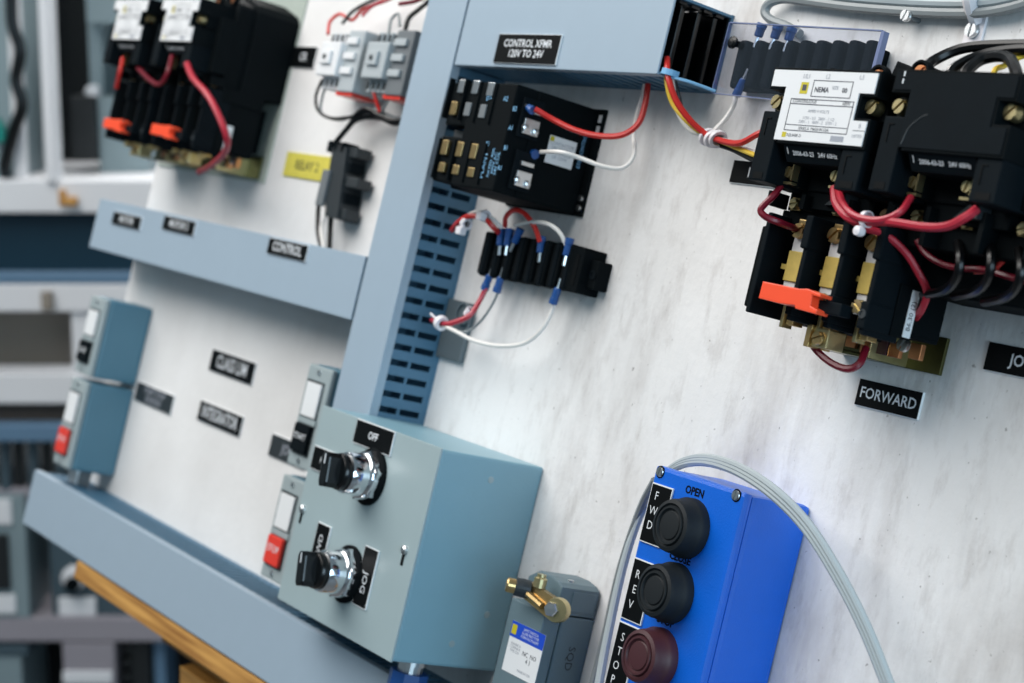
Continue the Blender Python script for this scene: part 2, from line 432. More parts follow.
# ------------------------------------------------------------------ engraved labels
engraved_tag(-1167, -1087, 178.5, 200.8, 51.3, 'CONTROL XFMR\n120V TO 24V', 'black engraved label reading control transformer voltage on the duct', 5.8)
engraved_tag(-777.4, -726.8, -4.9, 11.5, 0, 'FORWARD', 'black engraved label reading FORWARD below the near motor starter', 6.6)
engraved_tag(-689.3, -638, 30.5, 47, 0, 'JOG', 'black engraved label reading JOG at the right edge', 6.6)
engraved_tag(-934, -884, 117.3, 133, 0, '120V', 'black engraved label reading 120V half hidden by the near starter', 6.6)
engraved_tag(-1611, -1519, -119, -98, 0, 'CLASS LIM', 'upper of two black labels with white lettering on the bare white panel', 12.5, stretch=.82)
engraved_tag(-1611, -1519, -167.8, -148.4, 0, 'INTEGRATOR', 'lower of two black labels with white lettering on the bare white panel', 12, stretch=.74)
engraved_tag(-1760, -1670, -174.5, -155, 0, 'START STOP\nSTATION', 'greyish worn label just right of the stacked button stations', 6.5, face='slate', ink='print_pale')
engraved_tag(-1458, -1390, -172, -152, 0, 'JOG', 'dark label sticking out behind the black-button station', 9, face='slate', ink='print_pale')
engraved_tag(-1799, -1727, -5, 8.4, 51.3, 'MOTOR', 'leftmost black label on the level wiring duct', 7)
engraved_tag(-1675, -1603, 1.6, 15.6, 51.3, 'MOTOR 2', 'middle black label on the level wiring duct', 7)
engraved_tag(-1450.5, -1379, 2.2, 16.5, 51.3, 'CONTROL', 'rightmost black label on the level wiring duct', 8.5, stretch=.95)
engraved_tag(-1592, -1545, 178, 199, 0, 'CR', 'small black label beside the light grey relay', 8)
o = engraved_tag(-1555, -1468, 76, 99, 0, 'RELAY 2', 'yellow handwritten tag left of the dark grey relay', 9, face='yellow_tag', core='yellow_tag', ink='slate', tilt=0)
o.name = 'yellow_tag'

# ------------------------------------------------------------------ motor starters
def make_contactor(label, plate=True):
    org = (-760, 130, 0)
    t = thing('motor_contactor', label, 'contactor', org, 'motor contactors on the board')
    # base with stepped shoulders
    g = G(); lo = 96.5 if plate else 62; sh = lambda d: [(-811+d, lo), (-709-d, lo), (-709-d, 174)]+([(-716, 181-d), (-748, 191-d), (-752, 174)] if plate else [])+[(-811+d, 174)]
    g.prism(sh(0), 0, 44, 1.5); g.prism([(a, max(b, 84)) for a, b in sh(4)], 43, 62, 1); part(g, 'base', 'black')
    # corner bosses with screws, top and bottom
    for (u, v) in ((-794, 174), (-758, 177), (-727, 180.5)) if plate else ():
        b = part(G().lathe((u, v, 60), [(6.8, 0), (6.8, 5), (5.4, 5), (5.2, 2), (0, 2)], seg=20), 'terminal_boss', 'black')
        screw((u, v, 62), 4.4, 2.6, .7, 'copper', b)
    # front housing with notches
    pl = [P(x, y, 98) for x, y in ((776.5, 70.5), (879, 72.7), (875.3, 92.5), (859.2, 91.7), (854.8, 118), (870.9, 119.5), (863.6, 147.4), (777.9, 140.8), (787.5, 89.5), (773.5, 87.3))]
    top, bot = 170.6, 130.6
    L, R_ = -804.5, -722.5
    po = [(L, top), (R_, top), (R_, 159.4), (-733.5, 159.4), (-733.5, 144.2), (R_, 144.2), (R_, bot), (-792, bot), (-792, 161.0), (L, 161.0)]
    ex = [(L-1.6, top+1.6), (R_+1.8, top+1.6), (R_+1.8, 157.8), (-731.8, 157.8), (-731.8, 145.8), (R_+1.8, 145.8), (R_+1.8, bot-1.8), (-790, bot-1.8), (-790, 159.4), (L-1.6, 159.4)]
    part(G().prism(ex, 60, 97.6, .7), 'housing', 'black')
    g = G(); g.box(-811, -790, 108, 158, 60, 76, .8); g.box(-733, -712, 108, 160, 60, 76, .8); g.box(-792, -730, 108, 131, 60, 70, .5); part(g, 'shoulder', 'black')
    if plate:
        p = part(G().prism(po, 97.5, 98.2), 'nameplate', 'plate_white')
        n = 98.35
        part(G().box(-780, -774, 157.4, 164, 98.2, 98.35), 'emblem', 'yellow_print', p)
        g = G(); g.box(-778.4, -775.2, 159.2, 162.6, 98.35, 98.42); part(g, 'emblem_mark', 'print_grey', p)
        def frame(g, u0, u1, v0, v1, w=.45):
            g.box(u0, u1, v0, v0+w, 98.2, n); g.box(u0, u1, v1-w, v1, 98.2, n); g.box(u0, u0+w, v0, v1, 98.2, n); g.box(u1-w, u1, v0, v1, 98.2, n)
        g = G(); frame(g, -770.5, -739.5, 156, 165.5); frame(g, -785.5, -735.5, 136.2, 154.6); g.box(-785.5, -735.5, 151.3, 151.8, 98.2, n); g.box(-785.5, -735.5, 139.4, 139.8, 98.2, n)
        g.box(-731.5, -722.5, 138.7, 139, 98.2, n)
        part(g, 'printed_frame', 'print_grey', p)
        lettering('NEMA', (-762.8, 160.0, n), 3.0, 'print_grey', p, bold=.08); lettering('00', (-744.8, 160.2, n), 2.8, 'print_grey', p, bold=.08); lettering('SIZE', (-752.5, 161.5, n), 2, 'print_pale', p)
        lettering('1/L1', (-777, 167.3, n), 2.6, 'print_pale', p); lettering('L2', (-760, 167.6, n), 2.6, 'print_pale', p); lettering('L3', (-734, 167.9, n), 2.6, 'print_pale', p)
        lettering('CONTINUOUS', (-774, 153.1, n), 2.1, 'print_grey', p); lettering('600V', (-741, 153.1, n), 2.1, 'print_grey', p)
        lettering('AMPS 9 VOLTS', (-761, 147.8, n), 1.9, 'print_pale', p)
        lettering('115V - 1/3   200V - 1 1/2', (-760, 143.8, n), 1.8, 'print_pale', p); lettering('230V - 1   460V - 2   575V - 2', (-760, 141.6, n), 1.8, 'print_pale', p)
        lettering('SERIES A  MADE IN USA', (-762, 137.8, n), 1.7, 'print_grey', p)
        part(G().box(-786, -782.8, 132.3, 135.2, 98.2, n), 'emblem', 'yellow_print', p); lettering('SQUARE D', (-776.3, 133.6, n), 1.8, 'print_grey', p)
        part(G().box(-747, -737, 132, 135, 98.2, n), 'printed_patch', 'print_pale', p)
        lettering('8', (-727, 141.3, n), 2.6, 'print_pale', p); lettering('LISTED', (-727.5, 135.8, n), 1.8, 'print_pale', p)
    else:
        f = part(G().prism(po, 97.5, 98.2), 'front_cover', 'black_soft')
        part(G().tube([(-790, 132, 98.2), (-787, 141, 98.2), (-780, 147, 98.2), (-776, 148.5, 98.2)], .35, 6), 'mould_line', 'slate', f)
        for k in (165.5, 169.5): part(G().box(-799.5, -798.6, k-1.3, k+1.3, 98.1, 98.4), 'printed_mark', 'print_white', f)
    # side screws in the notches
    for x, y in ((775.5, 101.5), (870.5, 106.5)):
        u, v = P(x, y, 93)
        part(G().box(u-6.5, u+6.5, v-6.5, v+6.5, 74, 86), 'terminal_pad', 'black')
        screw((u, v, 86), 4.5, 7, .75, 'zinc')
    # hinged side clips
    for u0, u1, v1 in ((-808, -793.5, 147), (-738.2, -721.5, 129.4)):
        c = part(G().box(u0, u1, 106.5, v1, 62, 96, .8), 'side_clip', 'black_soft')
        part(G().box(u0+4, u1-3, 107.8, 111.5, 95.4, 96.3), 'clip_window', 'tag_black', c)
        g = G(); g.box(u0+4.4, u0+5, v1-14, v1-4, 95.8, 96.5); g.box(u0+4.4, u0+8, v1-4.4, v1-3.8, 95.8, 96.5); part(g, 'clip_ridge', 'tag_black', c)
    # coil: text strip, recess, triangular gusset, terminals
    s = part(G().loft([(-786, 120, 90), (-740, 120, 90), (-740, 120, 60), (-786, 120, 60)], [(-786, 129.5, 96), (-740, 129.5, 96), (-740, 129.5, 60), (-786, 129.5, 60)]), 'coil_strip', 'black_soft')
    yd = Vector((0, 9.5, 6)).normalized()
    lettering('2006-63-23   24V 60Hz', Vector((-761.5, 124.6, 92.9))+Vector((0, -.1, .35)), 2.7, 'print_white', s, yd=yd, bold=.08)
    lettering('I', Vector((-783, 125.4, 93.8)), 4, 'print_white', s, yd=yd, bold=.05)
    c = part(G().box(-792, -733, 98, 121, 50, 68, .5), 'coil', 'black')
    part(G().loft([(-769, 101, 68), (-746, 101, 68), (-746, 101, 78), (-769, 101, 70)], [(-748, 119, 68), (-746, 119, 68), (-746, 119, 78), (-748, 119, 70)]), 'gusset', 'slate', c)
    for x, y in ((789.5, 173), (836, 177)):
        u, v = P(x, y, 82)
        k = part(G().box(u-4.5, u+4.5, v-7, v+6, 66, 78), 'coil_terminal', 'black')
        g = G(); g.box(u+2.6, u+3.6, v-4, v+5, 77, 83); g.box(u-4.2, u+3.6, v-6.4, v-5, 77, 82); part(g, 'clamp', 'zinc', k)
        screw((u-1, v+.5, 78), 3.5, 4.5, 1.3, 'zinc', k)
    # lower row of load terminals
    for i, u in enumerate((-799, -764, -726)):
        k = part(G().box(u-4, u+4, 96.6, 104, 62, 63.4, .3), 'load_terminal', 'brass')
        screw((u, 100, 63.4), 3.3, 3, .3, 'zinc', k)
    for u in (-811, -783, -745, -713): part(G().box(u-1.6, u+1.6, lo if plate else 84, 105, 60, 74), 'phase_barrier', 'black')
    return t
c1 = make_contactor('black motor contactor with white nameplate above the FORWARD label')
c2 = make_contactor('black motor contactor without nameplate at the right edge', plate=False)
c2.matrix_world = c2.matrix_world @ Matrix.Translation((.0956, 0, .0015))

def make_overload(label):
    org = (-757, 62, 0)
    t = thing('overload_relay', label, 'overload relay', org, 'overload relays under the contactors')
    g = G(); g.box(-790, -735, 46, 88, 0, 17); g.box(-803, -712, 38, 95, 16, 52, 1); g.box(-803, -740, 33, 40, 30, 50, 1); part(g, 'body', 'black')
    g = G(); g.box(-809, -803, 36, 84, 40, 76, 1.5); part(g, 'side_flange', 'black')
    part(G().box(-811, -709, 84, 96.3, 17, 61, .6), 'link_block', 'black')
    for u in (-803.5, -768.5, -739, -711.8):            # tall walls between the poles
        w_ = part(G().box(u-1.7, u+1.7, 33, 92, 50, 77, .8), 'pole_wall', 'black_soft')
        if u > -800:
            part(G().box(u-3, u+2.6, 74, 93, 60, 79, 1.2), 'wall_head', 'black_soft', w_)
            part(G().box(u-3, u+2.8, 36, 51, 58, 78.6, 1.2), 'wall_foot', 'black_soft', w_)
            part(G().lathe((u, 44, 78.5), [(2.6, 0), (2.6, .8), (1.7, .8), (1.6, .2), (0, .2)], seg=14), 'rivet', 'slate', w_)
    for i, u in enumerate((-787, -757, -727.5)):      # heater strip, plates and screws of each pole
        h = part(G().box(u-5.5, u+6.5, 55.5, 73, 63, 66, .4), 'heater_strip', 'brass_strip')
        part(G().box(u-12, u-4, 62, 65, 61, 63.5), 'heater_tab', 'brass_strip', h)
        part(G().box(u-5.5, u+6.5, 73, 81, 62, 64.5, .3), 'end_plate', 'silver_strip', h)
        part(G().box(u-5.5, u+6.5, 44, 55.5, 62, 64.5, .3), 'end_plate', 'silver_strip', h)
        us, vs2 = P((799, 834.5, 872)[i], (231, 235.5, 243)[i], 66); screw((us, vs2, 63), 4.8, 4.5, .55+.2*i, 'brass', h); part(G().box(us-5, us+5, 80, 92, 58, 63, .4), 'upper_plate', 'brass', h)
        screw((u+1, 48, 65), 4.2, 5, 2.2+.15*i, 'zinc', h)
        k = part(G().box(u-3, u+3, 31, 40, 50, 58, .6), 'load_lug', 'brass', h)
        part(G().box(u-6, u-3.6, 29, 43, 52, 60, .3), 'lug_plate', 'zinc', h)
    # trip housing on the right flank with rating sticker
    s = part(G().box(-713, -711, 40, 92, 17, 66, .6), 'trip_housing', 'black')
    vt, nt_ = PU(916, 291, -708.5); vb, nb_ = PU(906, 338, -708.5)
    nc = (nt_+nb_)/2
    f = part(G().box(-713, -708.6, vb-1, vt+2, nc-4, nc+12, .5), 'sticker_block', 'black')
    part(G().box(-708.6, -708.2, vb, vt, nc-3, nc+3), 'rating_sticker', 'plate_white', f)
    lettering('B6.30 (2)', (-708.1, vb+12, nc), 3.3, 'print_black', f, xd=(0, 1, 0), yd=(0, 0, 1))
    # red reset arm
    poly = [P(x, y, 90) for x, y in ((764, 281.5), (800.6, 289), (808, 288.8), (821.9, 294.3), (821, 297.6), (813, 295.4), (811.6, 306.4), (818.2, 310), (816.7, 314.4), (796.2, 308.8), (795.5, 305.5), (780, 303.6), (759.6, 298.3))]
    a = part(G().prism(poly, 82, 91, .6), 'reset_arm', 'orange')
    part(G().box(-740, -722, 40, 47, 76, 85, .8), 'arm_pivot', 'black_soft', a)
    part(G().box(-779, -772, 42, 48, 52, 83, .4), 'arm_stem', 'orange', a)
    # bottom terminal bundle and mounting bracket
    k = part(G().box(-764, -752, 22, 33, 46, 60, .6), 'output_terminal', 'zinc'); screw((-758, 27, 60), 4, 3, .4, 'brass', k)
    part(G().box(-768, -764, 21, 34, 44, 62, .5), 'clamp_plate', 'brass', k)
    b = part(G().box(-797, -718, 22.5, 44, 0, 2.5, .4), 'mounting_bracket', 'bracket_zinc')
    part(G().box(-797, -745, 22.5, 24.5, 2, 30, .4), 'bracket_lip', 'bracket_zinc', b)
    part(G().box(-790, -745, 24.5, 38, 22, 26, .6), 'bracket_web', 'bracket_zinc', b)
    for k, (x, y, m) in enumerate(((853, 341, 'copper'), (868, 347, 'copper'), (884, 348, 'maroon'), (897, 351, 'copper'), (918, 353, 'copper'))):
        u, v = P(x, y, 27); part(G().box(u-4.5, u+4, v-4, v+5, 26, 28.4+.3*k, .5), 'terminal_foot', m, b)
    u, v = P(904, 345, 28); screw((u, v, 27), 4.2, 3, 1.2, 'steel', b)
    vt, nt_ = PU(921, 322, -714); vb, nb_ = PU(924, 366, -714)
    part(G().box(-745, -743.6, 23, 41, 2, 34, .3), 'bracket_flange', 'zinc', b)
    return t
ov1 = make_overload('black overload relay with red reset arm under the nameplated contactor')
# the pair of starters high on the left part of the board
def far(src, du, dv, label):
    c = copy_tree(src); c.matrix_world = src.matrix_world @ Matrix.Translation((du*.001, -.0017, dv*.001)); c['label'] = label; return c
bpy.context.view_layer.update()
far(c1, -1000, 45, 'blurred nameplated contactor at the far left of the board')
far(ov1, -1000, 46, 'overload relay with red reset arm at the far left of the board')
far(c1, -881, 45, 'blurred nameplated contactor, right one of the far pair')
far(ov1, -881, 46, 'overload relay with red reset arm, right one of the far pair')
o = thing('mounting_plate', 'thin grey-green metal mounting plate behind the far starters', 'metal plate', (-1700, 150, 0))
part(G().box(-1838, -1588, 66, 292, 0, 1.6), 'plate', 'plate_green')
for u in (-1605, -1830): screw((u, 80, 1.6), 4, 2.5, .4, 'steel')

# ------------------------------------------------------------------ terminal strip under clear cover
thing('terminal_strip', 'black barrier terminal strip under the clear cover', 'terminal strip', (-875, 197, 0))
part(G().box(-940, -818, 178, 208, 0, 7, 1), 'base', 'black')
for i in range(9):
    u = -935+i*14.4
    part(G().box(u-4.6, u+4.0, 177+.2*i, 209.5+.2*i, 6, 17, 3.2, 3), 'barrier', 'black_soft')
    if i < 8: screw((u+7.2, 202, 7), 3, 2.5, .5+i*.4, 'steel'); screw((u+7.2, 187, 7), 3, 2.5, 1.5+i*.3, 'steel')
thing('clear_cover', 'clear acrylic cover plate in front of the upper terminal strip', 'cover', (-875, 195, 0))
cu0, cv0 = P(712, 96, 24); cu1, cv1 = P(881, 33, 24)
part(G().box(cu0, cu1, cv0, cv0+47.2, 22, 24.5, .4, 1), 'sheet', 'clear')
part(G().cyl((cu0+9, cv0+34, 0), 2.2, 22), 'standoff', 'black')
part(G().lathe((cu0+9, cv0+34, 24.5), [(4.2, 0), (4.2, 1.5), (2.6, 2.6), (0, 2.8)], seg=16), 'cap_screw', 'black_gloss')
part(G().box(cu1-.2, cu1+2.4, cv0+.5, cv0+46.9, 20, 24.5), 'edge_return', 'acrylic_edge')
part(G().box(cu0, cu1, cv0+46.9, cv0+47.6, 22, 24.5), 'top_edge', 'acrylic_edge')
part(G().box(cu0-.6, cu0, cv0, cv0+47.2, 22, 24.5), 'side_edge', 'acrylic_edge')
part(G().box(cu0, cu1, cv0-.5, cv0, 22, 24.5), 'lower_edge', 'acrylic_edge')
CUR['o'].matrix_world = CUR['o'].matrix_world @ Matrix.Rotation(.03, 4, 'Y')
def spade(px, py, n, dx, dy, label, L=11, r=2.6, group='blue crimp terminals'):
    u, v = P(px, py, n); d = Vector((dx, dy, 0)).normalized()
    t = thing('crimp_terminal', label, 'terminal', (u, v, n), group)
    part(G().lathe((u, v, n), [(r*.8, 0), (r, 1), (r, L*.6), (r*1.15, L*.65), (r*1.15, L)], d, 12), 'sleeve', 'spade_blue')
    a = Vector((u, v, n)); e = a-d*7
    part(G().tube([a+d*1, e], 1.3, 6, 1), 'tongue', 'steel')
    return t
spade(758, 37, 16, .15, 1, 'blue crimp terminal, leftmost on the top edge of the covered strip', L=9, r=3)
spade(774, 39, 16, .15, 1, 'blue crimp terminal, second on the top edge of the covered strip', L=9, r=3)
spade(788, 41, 16, .15, 1, 'blue crimp terminal, third on the top edge of the covered strip', L=9, r=3)
spade(744, 79, 16, -.35, -1, 'blue crimp terminal on the bottom edge of the covered strip', L=12)

# ------------------------------------------------------------------ definite purpose contactor (with PLANT lettering)
thing('control_contactor', 'black box contactor with red and white leads beside the upright duct', 'contactor', (-1132, 120, 0))
U0, U1, V0, V1, NF = -1177, -1090, 81, 158.5, 77
g = G(); g.box(U0, U1, V0, V1, 3, 58, 1.5); g.box(U0+30, U1-1, V0, V1, 57, NF, 1.5); g.box(U0, U0+32, V0+2, V0+36, 57, NF-2, 1.5); g.box(U0, U0+32, V1-33, V1-1, 57, NF-2, 1.5); part(g, 'body', 'black')
b = part(G().box(U0-4, U1+6.5, V0-1, V1+1, 0, 3, .5), 'base_plate', 'black')
for v in (V1-9, V1-17): part(G().box(U1+1.2, U1+5, v, v+5.5, 3, 3.4), 'slot', 'silver_strip', b)
for v in (V0+5, V0+12): part(G().lathe((U1+3, v, 3), [(2.6, 0), (2.4, 1.6), (0, 2)], seg=14), 'rivet', 'steel', b)
cols = [P(x, y, NF)[0] for x, y in ((455, 120), (470, 120), (485, 120))]
rows = (((461, 86), (475, 87), (490, 89), 'steel', 10), ((453, 108), (467, 109), (482, 111), 'brass', 10), ((444, 147), (459, 149), (473, 151), 'brass', 11), ((441, 167), (455, 169.5), (470, 172), 'brass', 7))
for ri, row in enumerate(rows):
    for i in range(3):
        u, v = P(*row[i], NF+1); m = 'relay_dark' if ri == 1 and i else row[3]
        part(G().box(u-3.9, u+3.9, v-row[4]/2, v+row[4]/2, NF-2.4, NF+1, .6), 'terminal_clip', m)
for i in range(4):
    for y, h_ in ((98, 15), (158, 15)):
        u, v = P((448 if y < 120 else 437)+15.2*i, y+i*2, NF); part(G().box(u-.7, u+.7, v-h_, v+h_, NF-3, NF+1.5, .3), 'barrier', 'black')
part(G().box(-1176, -1149, 117, 123.5, 56, 66, .6), 'armature', 'slate'); part(G().box(-1141, -1133, 117, 121, 55, 63, .4), 'coil_copper', 'copper')
lettering('CE', (-1124, 150, NF+.2), 6, 'print_cool', xd=(.26, -.97, 0), yd=(.97, .26, 0), bold=.02)
for x, y, s in ((506, 99, 'A2'), (515, 109, 'B2'), (511, 128, 'A1'), (506, 148, 'B1'), (500, 168, 'A1')):
    u, v = P(x, y, NF); lettering(s, (u, v, NF+.2), 3.6, 'print_cool', bold=.03)
u, v = P(484, 165, NF); lettering('PLANT', (u, v, NF+.2), 4.6, 'print_cool', xd=(0, 1, 0), yd=(-1, 0, 0), bold=.02)
u, v = P(494, 163, NF); lettering('RATED 40A\n600V AC\n24V COIL', (u, v, NF+.2), 3, 'print_cool', xd=(0, 1, 0), yd=(-1, 0, 0), bold=.02)
u, v = P(488, 144, NF); lettering('B1', (u, v, NF+.2), 3.4, 'print_cool', bold=.02)
# flank: terminal posts, rating label, printed line
def flank(px, py): v, n = PU(px, py, U1); return v, n
for (x0, y0) in ((530, 118), (522, 170)):
    v, n = flank(x0, y0)
    p = part(G().box(U1-.5, U1+2, v-15, v+13, n-9, n+9, .6), 'terminal_bay', 'black_soft')
    part(G().box(U1+2, U1+4, v-12, v-1, n-7, n+6, .4), 'quick_tab', 'steel', p)
    for dv, dn in ((-9, -4), (-8, 5)): part(G().lathe((U1+3.5, v+dv, n+dn), [(2.6, 0), (2.4, 2), (1, 2.6), (0, 2.6)], (1, 0, 0), 12), 'screw', 'steel', p)
    part(G().box(U1+2, U1+5, v+3, v+6, n-6, n+5, .4), 'quick_tab', 'steel', p)
quad = [flank(x, y) for x, y in ((551, 132), (576.5, 142), (570, 172.5), (544, 162))]
vs_ = [q[0] for q in quad]; ns = [q[1] for q in quad]
l = part(G().box(U1, U1+.5, min(vs_)+2, max(vs_)-2, min(ns), max(ns)), 'rating_label', 'plate_white')
part(G().box(U1+.4, U1+.6, max(vs_)-6, max(vs_)-2.5, max(ns)-4, max(ns)-.5), 'emblem', 'yellow_print', l)
lettering('CONTACTOR\n24V 50/60Hz\n40A  3 POLE\nLR 12345', (U1+.6, sum(vs_)/4, sum(ns)/4), 2.5, 'print_pale', l, xd=(0, 0, -1), yd=(0, 1, 0))
v, n = flank(582, 150); lettering('E75 CONTROL', (U1+.3, v, n), 3, 'print_cool', xd=(0, 1, 0), yd=(0, 0, 1), bold=.02)

# ------------------------------------------------------------------ lower terminal block
thing('terminal_block', 'black barrier terminal block with blue crimps under the box contactor', 'terminal block', (-1100, 40, 0))
part(G().box(-1172, -1036, 30, 50.5, 0, 12, 1), 'base', 'black')
part(G().box(-1057, -1045, 25, 57.5, 0, 20, 1), 'end_block', 'black')
part(G().lathe((-1040, 40, 12), [(3, 0), (3.5, .8), (2, .9), (1.9, .2), (0, .2)], seg=14), 'mounting_hole', 'black_soft')
part(G().box(-1053, -1049, 30, 52, 19.8, 20.4), 'end_recess', 'tag_black')
for i in range(8):
    u = -1165+i*15
    part(G().box(u-3, u+1.6, 23+.3*i, 57+.2*i, 6, 22, 2.2), 'barrier', 'black_soft')
    if i < 7:
        part(G().box(u+2.6, u+12, 28, 52, 14, 15.4, .3), 'contact_strip', 'relay_dark')
for i in range(8): part(G().box(-1172.5+i*15, -1172.5+i*15+11, 24+.15*i, 57+.15*i, 8, 20.5, 2.2), 'pole', 'black')

spade(500, 246, 22, -.2, 1, 'blue crimp terminal, first on the top edge of the lower block', L=13, r=3)
spade(507, 246, 22, -.1, 1, 'blue crimp terminal, second on the top edge of the lower block', L=13, r=3)
spade(514, 243, 22, .35, 1, 'blue crimp terminal, third on the top edge, leaning right', L=12, r=2.8)
spade(540, 253, 22, -.2, 1, 'blue crimp terminal below the red jumper end of the lower block', L=12, r=2.8)
spade(566, 256, 22, 0, 1, 'blue crimp terminal, rightmost on the top edge of the lower block', L=13, r=2.8)
spade(490, 275, 20, -.25, -1, 'blue crimp terminal, leftmost on the bottom edge of the lower block', L=12, r=2.8)
spade(501, 277, 20, -.1, -1, 'blue crimp terminal, second on the bottom edge of the lower block', L=12, r=2.8)
spade(558, 288, 20, -.15, -1, 'blue crimp terminal, rightmost on the bottom edge of the lower block', L=12, r=2.8)
o = thing('tie_mount', 'smoky grey plastic tie mount against the foot of the upright duct', 'mount', (-1205, -22, 0))
part(G().box(-1224.6, -1190, -46, 1, 0, 5, 1.5), 'plate', 'grey_plate'); part(G().lathe((-1196, -8, 6), [(9, 0), (9, 3), (7, 3), (7, 1), (0, 1)], seg=20), 'ring', 'grey_plate')

# ------------------------------------------------------------------ two-knob control box
thing('control_box', 'grey-blue steel control box with two chrome selector switches', 'control box', (-1144, -176, 0))
part(G().box(-1229, -1059, -251.5, -101, 0, 88.4, 2.2), 'body', 'box_paint_cool_lit')
part(G().box(-1229.6, -1058.6, -252, -100.4, 88.2, 90, .6), 'cover', 'box_paint')
def selector(u, v, ang):
    b = part(G().lathe((u, v, 90), [(21, 0), (21, 2), (19.5, 3.2), (18, 3.2)], seg=36), 'gasket_ring', 'black', smooth=True)
    r = part(G().lathe((u, v, 93), [(17.5, 0), (17.5, 5.5), (16.8, 6.8), (15.6, 7.6), (15.4, 9), (15.2, 19), (14.4, 20.4), (12.5, 20.6)], seg=40), 'chrome_bezel', 'chrome', smooth=True)
    # hexagonal flats on the nut
    g = G(); poly = [(u+19.6*math.cos(a*math.pi/3+.3), v+19.6*math.sin(a*math.pi/3+.3)) for a in range(6)]
    part(g.prism(poly, 93.2, 98.5, 2.0), 'nut', 'chrome', r)
    k = part(G().lathe((u, v, 113), [(13.2, 0), (13.6, 2.5), (13.2, 5), (12, 6.5), (0, 6.8)], seg=36), 'knob', 'black_gloss', smooth=True)
    ca, sa = math.cos(ang), math.sin(ang)
    def rt(x, y): return (u+x*ca-y*sa, v+x*sa+y*ca)
    poly = [rt(x, y) for x, y in ((-12.4, -3.6), (-9, -5.4), (9, -5.4), (12.4, -3.2), (12.4, 3.2), (9, 5.4), (-9, 5.4), (-12.4, 3.6))]
    part(G().prism(poly, 119, 130, 1.6), 'lever', 'black_gloss', k)
    q = [rt(x, y) for x, y in ((4, -.6), (11, -.6), (11, .6), (4, .6))]
    part(G().prism(q, 129.9, 130.2), 'pointer_line', 'print_white', k)
selector(-1139, -137.5, math.radians(98)); selector(-1139, -210, math.radians(103))
u0, v1 = P(359.3, 418.5, 90); u1, _ = P(396.6, 432.5, 90); _, v0 = P(391, 457, 90)
nameplate(u0, u1, v0, v1, 90, 'OFF', 5.6, bold=.15)
u0, v1 = P(316.5, 445, 90); nameplate(u0, u0+50, v1-18, v1, 90, 'HAND', 5, off=(-2, 0))
u0, v1 = P(320, 521.5, 90); nameplate(u0, u0+19.5, v1-46, v1, 90, 'FWD', 6, xd=(0, 1, 0), yd=(-1, 0, 0), off=(0, 6), bold=.02)
u0, v1 = P(367, 545, 90); nameplate(u0, u0+19.5, v1-43, v1, 90, 'JOG', 6.4, xd=(0, -1, 0), yd=(1, 0, 0), off=(0, -4), bold=.02)
for px, py in ((303, 509), (405, 550)):
    u, v = P(px, py, 90)
    s = part(G().box(u-1.6, u+1.6, v-11, v-1, 90, 90.4, .1, 1), 'keyhole', 'tag_black'); part(G().lathe((u, v, 90), [(3.4, 0), (3.2, 1.6), (1.6, 2.6), (0, 2.7)], seg=16), 'cover_screw', 'steel')
for px, py in ((491, 480), (452, 644), (487, 615)):
    v, n = PU(px, py, -1058.9); part(G().lathe((-1059.2, v, n), [(2.6, 0), (2.4, .5), (0, .6)], (1, 0, 0), 14), 'knockout_dimple', 'box_paint')
part(G().lathe((-1080, -251.5, 58), [(11, 0), (11, 5), (9, 5), (9, 16)], (0, -1, 0), 20), 'conduit_nipple', 'steel')
part(G().lathe((-1080, -262, 58), [(14, 0), (14, 12), (12, 14)], (0, -1, 0), 8), 'locknut', 'spade_blue')

# ------------------------------------------------------------------ limit switch
thing('limit_switch', 'grey limit switch with brass lever between control box and blue station', 'limit switch', (-984, -215, 0))
LU0, LU1, LT = -1004, -964, -160
part(G().box(LU0, LU1, -268, -187, 0, 28, 1.5), 'body', 'limit_grey')
part(G().box(LU0+.5, LU1-.5, -268, -186, 28.6, 43, 1.2), 'front_cover', 'limit_grey')
h = part(G().prism([(LU0+1, -186), (LU1, -186), (LU1, -168), (LU1-4, -165.5), (LU1-14, -163.5), (LU0+12, -163.5), (LU0+1, -170)], 2, 34, 1.2), 'head', 'limit_grey')
part(G().box(LU1-1.2, LU1+.8, -183.5, -170, 4, 24, .6), 'head_plate', 'limit_grey', h)
part(G().lathe((LU1-8, -165.2, 22), [(2.2, 0), (2.2, 1.4), (1, 1.6), (0, 1.6)], (0, 1, 0), 12), 'head_screw', 'steel', h)
lu0, lv1 = P(513.5, 620, 43.2); lu1, _ = P(546.5, 634, 43.2)
l = part(G().box(lu0, lu1, lv1-34, lv1, 43, 43.3), 'rating_label', 'plate_white')
part(G().box(lu0, lu1, lv1-10.5, lv1, 43.2, 43.45), 'label_band', 'label_blue', l)
part(G().box(lu0+1, lu0+6.5, lv1-8.5, lv1-2, 43.4, 43.6), 'emblem', 'yellow_print', l)
lettering('LIMIT SWITCH\nCLASS 9007 TYPE\nCONTACTS 600V', ((lu0+lu1)/2+3.5, lv1-5.2, 43.55), 1.9, 'print_white', l)
lettering('SQUARE D\nCOMPANY\nTYPE C54', (lu0+9, lv1-17, 43.4), 1.8, 'print_pale', l); lettering('NC  NO\n4 3', ((lu0+lu1)/2+7, lv1-20, 43.4), 3.2, 'print_grey', l); lettering('MADE IN USA', ((lu0+lu1)/2+5, lv1-30, 43.4), 1.8, 'print_pale', l)
lettering('SQD', (LU1+.15, -215, 14), 6, 'slate', xd=(0, -1, 0), yd=(0, 0, -1))
